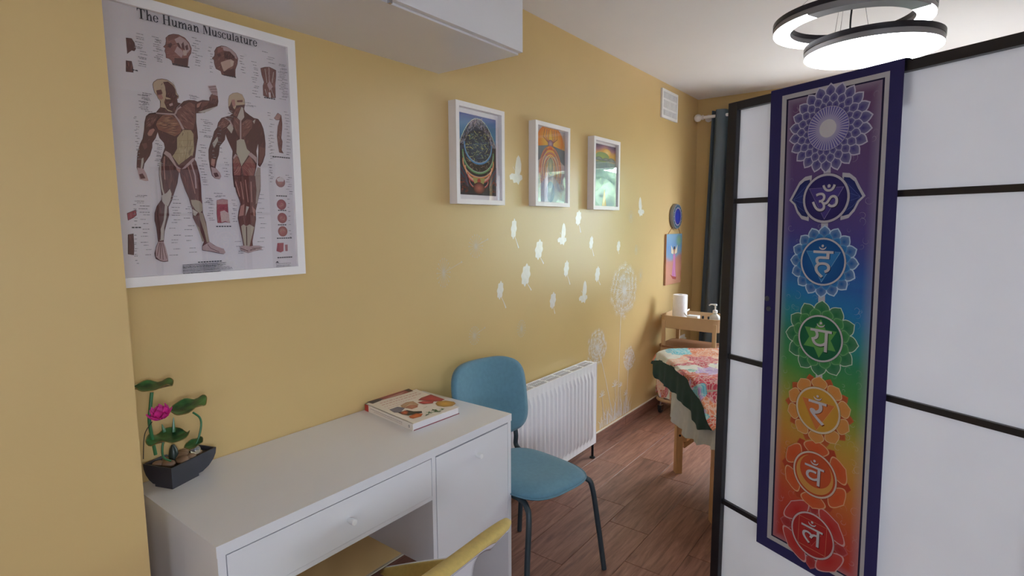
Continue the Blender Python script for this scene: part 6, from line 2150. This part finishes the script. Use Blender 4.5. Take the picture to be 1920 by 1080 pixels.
def bg(u, v):
    z = zb_(u) + (BT - zb_(u)) * v
    c = ramp(STOPS, z + 0.09 * (u - 0.45) * (1 if z < 1.3 else 0.4))
    e = min((u - UL - .05) / .06, (UR - .05 - u) / .06, (v - VB - .013) / .015, (VT - .013 - v) / .015)
    return mixc(c, lin('B8B0C0'), 0.35 * max(0, 1 - e))


cloth(UL + .056, UR - .044, VB + .0135, VT - .012, bg, 30, 150)
rg = random.Random(33)
P.layer()
for k in range(150):
    u, v = rg.uniform(.20, .84), rg.uniform(.05, .96)
    c = mixc(bg(u, v), lin('E8E4E8'), rg.uniform(.10, .30))
    p = bpt(u, v)
    r = rg.uniform(.005, .013)
    a0 = rg.uniform(0, 6.28)
    d = rg.choice((-1, 1))
    pts = []
    for q in range(10):
        a = a0 + d * q * .55
        rr = r * (1 - q * .08)
        pts.append((p[0] + rr * math.cos(a), p[1] + rr * math.sin(a)))
    P.stroke(pts, [.0004 + .0002 * q if q < 5 else .0014 - .0001 * q for q in range(10)], c, lay=False)


def petal(c, a, r0, r1, w, deep, edge, tip=1.0, blunt=0.62, line=None):
    """one lotus petal pointing outward, dark heart fading to a pale lip"""
    L = r1 - r0
    prof = [(0, .45), (.18, .78), (.40, 1.0), (.60, .95), (.78, .66), (.90, .30), (1.0, 0.0)]
    if tip < 1:
        prof = [(0, .5), (.2, .82), (.45, 1.0), (.68, .97), (.84, .76), (.95, .44), (1.0, 0.0)]
    lft = [(r0 + L * v.x, max(0.0, w * v.y)) for v in curve_pts([(t, k, 0) for t, k in prof], 3)]
    pts = lft + [(x, -y) for x, y in lft[-2::-1]]
    ca, sa_ = math.cos(a), math.sin(a)
    pts = [(c[0] + x * ca - y * sa_, c[1] + x * sa_ + y * ca) for x, y in pts]
    ctr = (c[0] + (r0 + L * .42) * ca, c[1] + (r0 + L * .42) * sa_)
    P.poly(pts, edge)
    k = 0.82 if w < .016 else 0.90
    inn = [(ctr[0] + (x - ctr[0]) * k, ctr[1] + (y - ctr[1]) * k) for x, y in pts]
    P.fan(inn, deep, mixc(deep, edge, 0.28 if w < .016 else 0.10), ctr)


def flower(c, n, r0, r1, w, deep, edge, off=0.0, tip=1.0):
    h0 = P.h
    for k in range(n):
        P.h = h0 + 2 * P.eps * (k % 2)          # neighbours overlap alternately
        petal(c, PI / 2 + 2 * PI * (k + off) / n, r0, r1, w, deep, edge, tip)
    P.h = h0 + 4 * P.eps


def hub(c, r, fill, ring_c=None, rw=.0045, fe=None):
    P.fan(ell(c[0], c[1], r, n=44), fill, fe or fill)
    P.stroke(ell(c[0], c[1], r, n=44), rw, ring_c or lin('CFCACC'), closed=True)
    P.stroke(ell(c[0], c[1], r + rw * .62, n=44), .0009, mixc(fill, (0, 0, 0, 1), .6), closed=True)


def tri(c, r, a, col, edge=None):
    pts = [(c[0] + r * math.cos(a + k * 2 * PI / 3), c[1] + r * math.sin(a + k * 2 * PI / 3)) for k in range(3)]
    P.poly(pts, col)
    if edge:
        P.stroke(pts, .0012, edge, closed=True)


GLYPHS = {}


def glyph_mesh(ch):
    if ch not in GLYPHS:
        cu = bpy.data.curves.new('glyph', 'FONT')
        cu.body = ch
        cu.dimensions = '2D'
        cu.fill_mode = 'FRONT'
        cu.resolution_u = 4
        o = bpy.data.objects.new('glyph', cu)
        COL.objects.link(o)
        dg = bpy.context.evaluated_depsgraph_get()
        e = o.evaluated_get(dg)
        me = e.to_mesh()
        GLYPHS[ch] = ([(v.co.x, v.co.y) for v in me.vertices], [list(p.vertices) for p in me.polygons])
        e.to_mesh_clear()
        bpy.data.objects.remove(o)
        bpy.data.curves.remove(cu)
    return GLYPHS[ch]


def glyph(ch, c, w, h, col, shade, skew=0.0):
    vs, fs = glyph_mesh(ch)
    x0, x1 = min(v[0] for v in vs), max(v[0] for v in vs)
    y0, y1 = min(v[1] for v in vs), max(v[1] for v in vs)

    def put(dx, dy, cc, k=1.0):
        P.layer()
        pts = []
        for x, y in vs:
            a, b = (x - (x0 + x1) / 2) / (x1 - x0) * w * k, (y - (y0 + y1) / 2) / (y1 - y0) * h * k
            pts.append((c[0] + a + dx, c[1] + b + dy + skew * a))
        P.add(pts, fs, [cc] * len(pts))
    put(.0012, -.0012, shade, 1.04)
    put(0, 0, col)


def bindu(c, r, col, shade, skew=0.0):
    for d, cc in ((.0008, shade), (0, col)):
        P.stroke([(c[0] + d + r * math.cos(a), c[1] - d + r * .75 * math.sin(a)) for a in [PI * 1.02 + PI * .96 * k / 10 for k in range(11)]], [.0008, .0018, .0026, .0031, .0034, .0035, .0034, .0031, .0026, .0018, .0008], cc)
        P.poly(ell(c[0] + d, c[1] + .0015 - d, .0032, n=12), cc)


WH, SHD = lin('CFC9CC'), lin('3A3448')
CEN = {1: [(0.2690,1.6657)][0], 2: [(0.2728,1.5061)][0], 3: [(0.2750,1.3578)][0], 4: [(0.2798,1.1741)][0], 5: [(0.2848,0.9983)][0], 6: [(0.2869,0.8358)][0], 7: [(0.2906,0.6796)][0]}
# white links between the emblems
for k in range(1, 7):
    a, b = CEN[k], CEN[k + 1]
    m = .5
    wv = .0085
    lo, hi = b[1] + .045, a[1] - .045
    P.poly([(a[0] - wv, hi), (a[0] + wv, hi), (b[0] + wv, lo), (b[0] - wv, lo)], lin('C8C4CC'))
H0 = P.h
# 1 crown
c = CEN[1]
IND, LAV = lin('4A4284'), lin('C8C2D4')
flower(c, 22, .066, .102, .0135, IND, LAV)
flower(c, 22, .056, .081, .0108, IND, mixc(LAV, IND, .12), .5)
flower(c, 22, .044, .064, .0085, IND, mixc(LAV, IND, .25))
hub(c, .0495, lin('6E66A8'), lin('B8B0CC'), .0016)
P.layer()
for k in range(44):
    a = 2 * PI * k / 44
    P.stroke([(c[0] + .020 * math.cos(a), c[1] + .020 * math.sin(a)), (c[0] + .0485 * math.cos(a), c[1] + .0485 * math.sin(a))], [.0030, .0026], lin('B4AECC'), lay=False)
P.fan(ell(c[0], c[1], .030), lin('C8C4CE'), lin('A49CC4'))
P.poly(ell(c[0], c[1], .0205), lin('D2CED0'))
# 2 brow
P.h = H0
c = CEN[2]
for tipt, s_ in (([(0.1778,1.5047)][0], -1), ([(0.3646,1.5077)][0], 1)):
    L = tipt[0] - c[0]
    up = [(c[0] + L * x, c[1] + y) for x, y in ((.40, .056), (.58, .0535), (.74, .042), (.86, .022))]
    dn = [(c[0] + L * x, c[1] + (tipt[1] - c[1]) * .5 - y) for x, y in ((.86, .012), (.76, .032), (.62, .047), (.42, .052))]
    out = up + [tipt] + dn
    P.poly(out, lin('C4C0C8'))
    k2 = (c[0] + L * .62, c[1])
    P.fan([(k2[0] + (x - k2[0]) * .80, k2[1] + (y - k2[1]) * .82) for x, y in out], lin('3A4488'), lin('2C3268'))
    P.layer()
    for q in range(4):
        P.stroke([(c[0] + L * .5, c[1] + .034 - q * .022), (c[0] + L * (.66 + .02 * q), c[1] + .020 - q * .013), (c[0] + L * .88, c[1])], .0009, lin('5A66A8'), lay=False)
hub(c, .0545, lin('453C80'), lin('C4BEC6'), .0055, lin('352E66'))
tri(c, .0485, -PI / 2, lin('54468E'), lin('9C90BC'))
glyph('\u0950', (c[0] - .001, c[1] + .001), .064, .062, WH, SHD)
# 3 throat
P.h = H0
c = CEN[3]
flower(c, 16, .055, .086, .0150, lin('2462A8'), lin('C4DAEA'))
flower(c, 16, .049, .068, .0100, lin('2E74B8'), lin('5E9CCC'), .5)
hub(c, .0545, lin('2A6CAE'), WH, .0042, lin('1F5494'))
tri(c, .0485, -PI / 2, lin('3C84C2'), lin('8CB8D8'))
glyph('\u0939', (c[0] + .001, c[1] - .006), .050, .064, WH, lin('1F3A66'))
bindu((c[0] - .001, c[1] + .036), .0085, WH, lin('1F3A66'))
# 4 heart
P.h = H0
c = CEN[4]
flower(c, 12, .055, .093, .0195, lin('2C7A4C'), lin('D0E0CE'), tip=1)
flower(c, 12, .049, .074, .0150, lin('3C8A4E'), lin('6EAA70'), .5)
hub(c, .0545, lin('2E7A50'), WH, .0042, lin('256A48'))
tri(c, .0470, -PI / 2, lin('66A858'))
tri(c, .0470, PI / 2, lin('66A858'))
glyph('\u092f', (c[0] + .002, c[1] - .004), .054, .052, WH, lin('24462E'))
bindu((c[0] + .001, c[1] + .036), .0095, WH, lin('24462E'))
# 5 solar plexus
P.h = H0
c = CEN[5]
flower(c, 10, .055, .088, .0130, lin('B85A34'), lin('C4683C'), .5)
flower(c, 10, .052, .084, .0205, lin('D8924A'), lin('E0C090'))
hub(c, .0545, lin('D8A844'), lin('DCCCB4'), .0046, lin('CE9A3C'))
tri((c[0], c[1] - .002), .0485, -PI / 2, lin('D67E44'), lin('E0A060'))
glyph('\u0930', (c[0] - .001, c[1] - .006), .046, .056, WH, lin('7A3A20'))
bindu((c[0] - .001, c[1] + .033), .0095, WH, lin('7A3A20'))
# 6 sacral
P.h = H0
c = CEN[6]
flower(c, 6, .055, .090, .0160, lin('B8482E'), lin('C05A38'), .5)
flower(c, 6, .050, .088, .0330, lin('D25A30'), lin('E0AC80'))
hub(c, .0545, lin('C85A36'), lin('D8C4B4'), .0042, lin('C0502F'))
P.poly(ell(c[0], c[1], .048, n=40), lin('D89A50'))
P.poly(ell(c[0] + .002, c[1] + .009, .0405, n=40), lin('C85834'))
glyph('\u0935', (c[0] - .001, c[1] - .002), .050, .046, WH, lin('7A2A1C'))
bindu((c[0] - .001, c[1] + .033), .0095, WH, lin('7A2A1C'))
# 7 root
P.h = H0
c = CEN[7]
flower(c, 4, .055, .090, .0150, lin('A83434'), lin('C06060'), .0)
flower(c, 4, .046, .088, .0460, lin('C03430'), lin('D8A8A4'), .5)
hub(c, .0545, lin('BE3A36'), lin('D4BCBC'), .0042, lin('B0302E'))
pts = [(c[0] - .036, c[1] - .036), (c[0] + .036, c[1] - .036), (c[0] + .036, c[1] + .036), (c[0] - .036, c[1] + .036)]
P.poly(pts, lin('B83230'))
P.stroke(pts, .0011, lin('D88A6A'), closed=True)
tri((c[0], c[1] - .002), .026, -PI / 2, lin('A82A2C'), lin('C86058'))
glyph('\u0932', (c[0] - .001, c[1] - .002), .056, .044, WH, lin('6A1A1C'))
bindu((c[0] - .001, c[1] + .032), .0095, WH, lin('6A1A1C'))
P.build('printed_cloth', M['banner'], BN)
# the part of the cloth folded over the top rail
bm = bmesh.new()


def fold(u, v):
    s = bl_(BT) + (br_(BT) - bl_(BT)) * u
    prof = [(-0.0165, BT), (-0.012, BT + .002), (0.0, BT + .0028), (0.012, BT + .002), (0.0165, BT - .004), (0.017, BT - .09)]
    y, z = prof[round(v * 5)]
    return _SM @ Vector((s, y, z))


grid(bm, fold, 12, 5)
obj('folded_hem', bm, mat('purple_cloth', '35315F', 0.9, var=0.05, scale=40), BN, smooth=True)
for s_, z_ in [(0.1278,1.2525),(0.1342,1.2265)]:
    bm = bmesh.new()
    lathe(bm, [(0.0, 0.0), (0.0068, 0.0), (0.0068, 0.0015), (0.0048, 0.0028), (0.0, 0.0020)], (0, 0, 0), 16, 'Y')
    bmesh.ops.transform(bm, matrix=_SM @ Matrix.Translation((s_, -0.0172 - ripple(s_, z_), z_)) @ Matrix.Scale(-1, 4, (0, 1, 0)), verts=bm.verts)
    obj('snap_button', bm, mat('grey_snap_metal', '5A5C68', 0.35, 0.7), BN, smooth=True)

# ------------------------------------------------------------------ ring pendant lamp
LMP = thing('pendant_lamp', 'modern pendant lamp of two dark rimmed light rings under the ceiling', 'lamp', (-0.29, 2.60, CEIL_Z))


def ringband(cx_, cy_, z0, z1, ri, ro, m, name, n=96):
    bm = bmesh.new()
    lathe(bm, [(ri, z0), (ro, z0), (ro, z1), (ri, z1), (ri, z0)], (cx_, cy_, 0), n)
    return obj(name, bm, m, LMP, smooth=True)


def annulus(cx_, cy_, z, ri, ro, a0, a1, m, name, par=None):
    bm = bmesh.new()
    n = max(8, int(abs(a1 - a0) / 360 * 110))
    lathe(bm, [(ri, z), (ro, z), (ro, z + .004), (ri, z + .004), (ri, z)], (cx_, cy_, 0), n, 'Z', math.radians(a0), math.radians(a1))
    return obj(name, bm, m, par or LMP, smooth=True)


ux_, uy_, uz = -.31, 2.58, 2.2
r_ = ringband(ux_, uy_, uz + .022, uz + .040, .206, .272, M['lamp_dark'], 'upper_ring')
ringband(ux_, uy_, uz + .004, uz + .022, .208, .270, M['lamp_grey'], 'upper_band')
annulus(ux_, uy_, uz, .210, .269, -20, 246.5, M['lamp_light'], 'upper_diffuser')
annulus(ux_, uy_, uz, .210, .269, 246.5, 340, M['lamp_grey'], 'unlit_diffuser')
lx_, ly_, lz = -.24, 2.62, 2.1
ringband(lx_, ly_, lz + .024, lz + .044, .002, .232, M['lamp_dark'], 'lower_ring')
ringband(lx_, ly_, lz + .004, lz + .024, .002, .230, M['lamp_grey'], 'lower_band')
annulus(lx_, ly_, lz, .002, .229, 0, 360, M['lamp_light'], 'lower_diffuser')
bm = bmesh.new()
lathe(bm, [(0.0, CEIL_Z - .035), (.085, CEIL_Z - .035), (.09, CEIL_Z - .03), (.09, CEIL_Z), (0.0, CEIL_Z)], (-.29, 2.60, 0), 40)
obj('canopy', bm, M['lamp_dark'], LMP, smooth=True)
bm = bmesh.new()
tube(bm, curve_pts([(-.29, 2.58, CEIL_Z - .03), (-.285, 2.54, 2.33), (-.296, 2.50, 2.26), (-.300, 2.50, 2.19), (-.296, 2.50, lz + .04)], 6), .0032, 8)
obj('cord', bm, M['rubber'], LMP, smooth=True)
for a, b in (((-.335, 2.50, 2.30), (-.352, 2.50, lz + .04)), ((-.322, 2.50, 2.30), (-.334, 2.50, lz + .04))):
    bm = bmesh.new()
    tube(bm, [(-.30, 2.58, CEIL_Z - .03), a, b], .0008, 6)
    obj('suspension_wire', bm, M['chrome'], LMP)
for ang_ in (200, 320, 80):
    bm = bmesh.new()
    a_ = math.radians(ang_)
    tube(bm, [(-.30, 2.59, CEIL_Z - .03), (ux_ + .24 * math.cos(a_), uy_ + .24 * math.sin(a_), uz + .04)], .0008, 6)
    obj('suspension_wire', bm, M['chrome'], LMP)
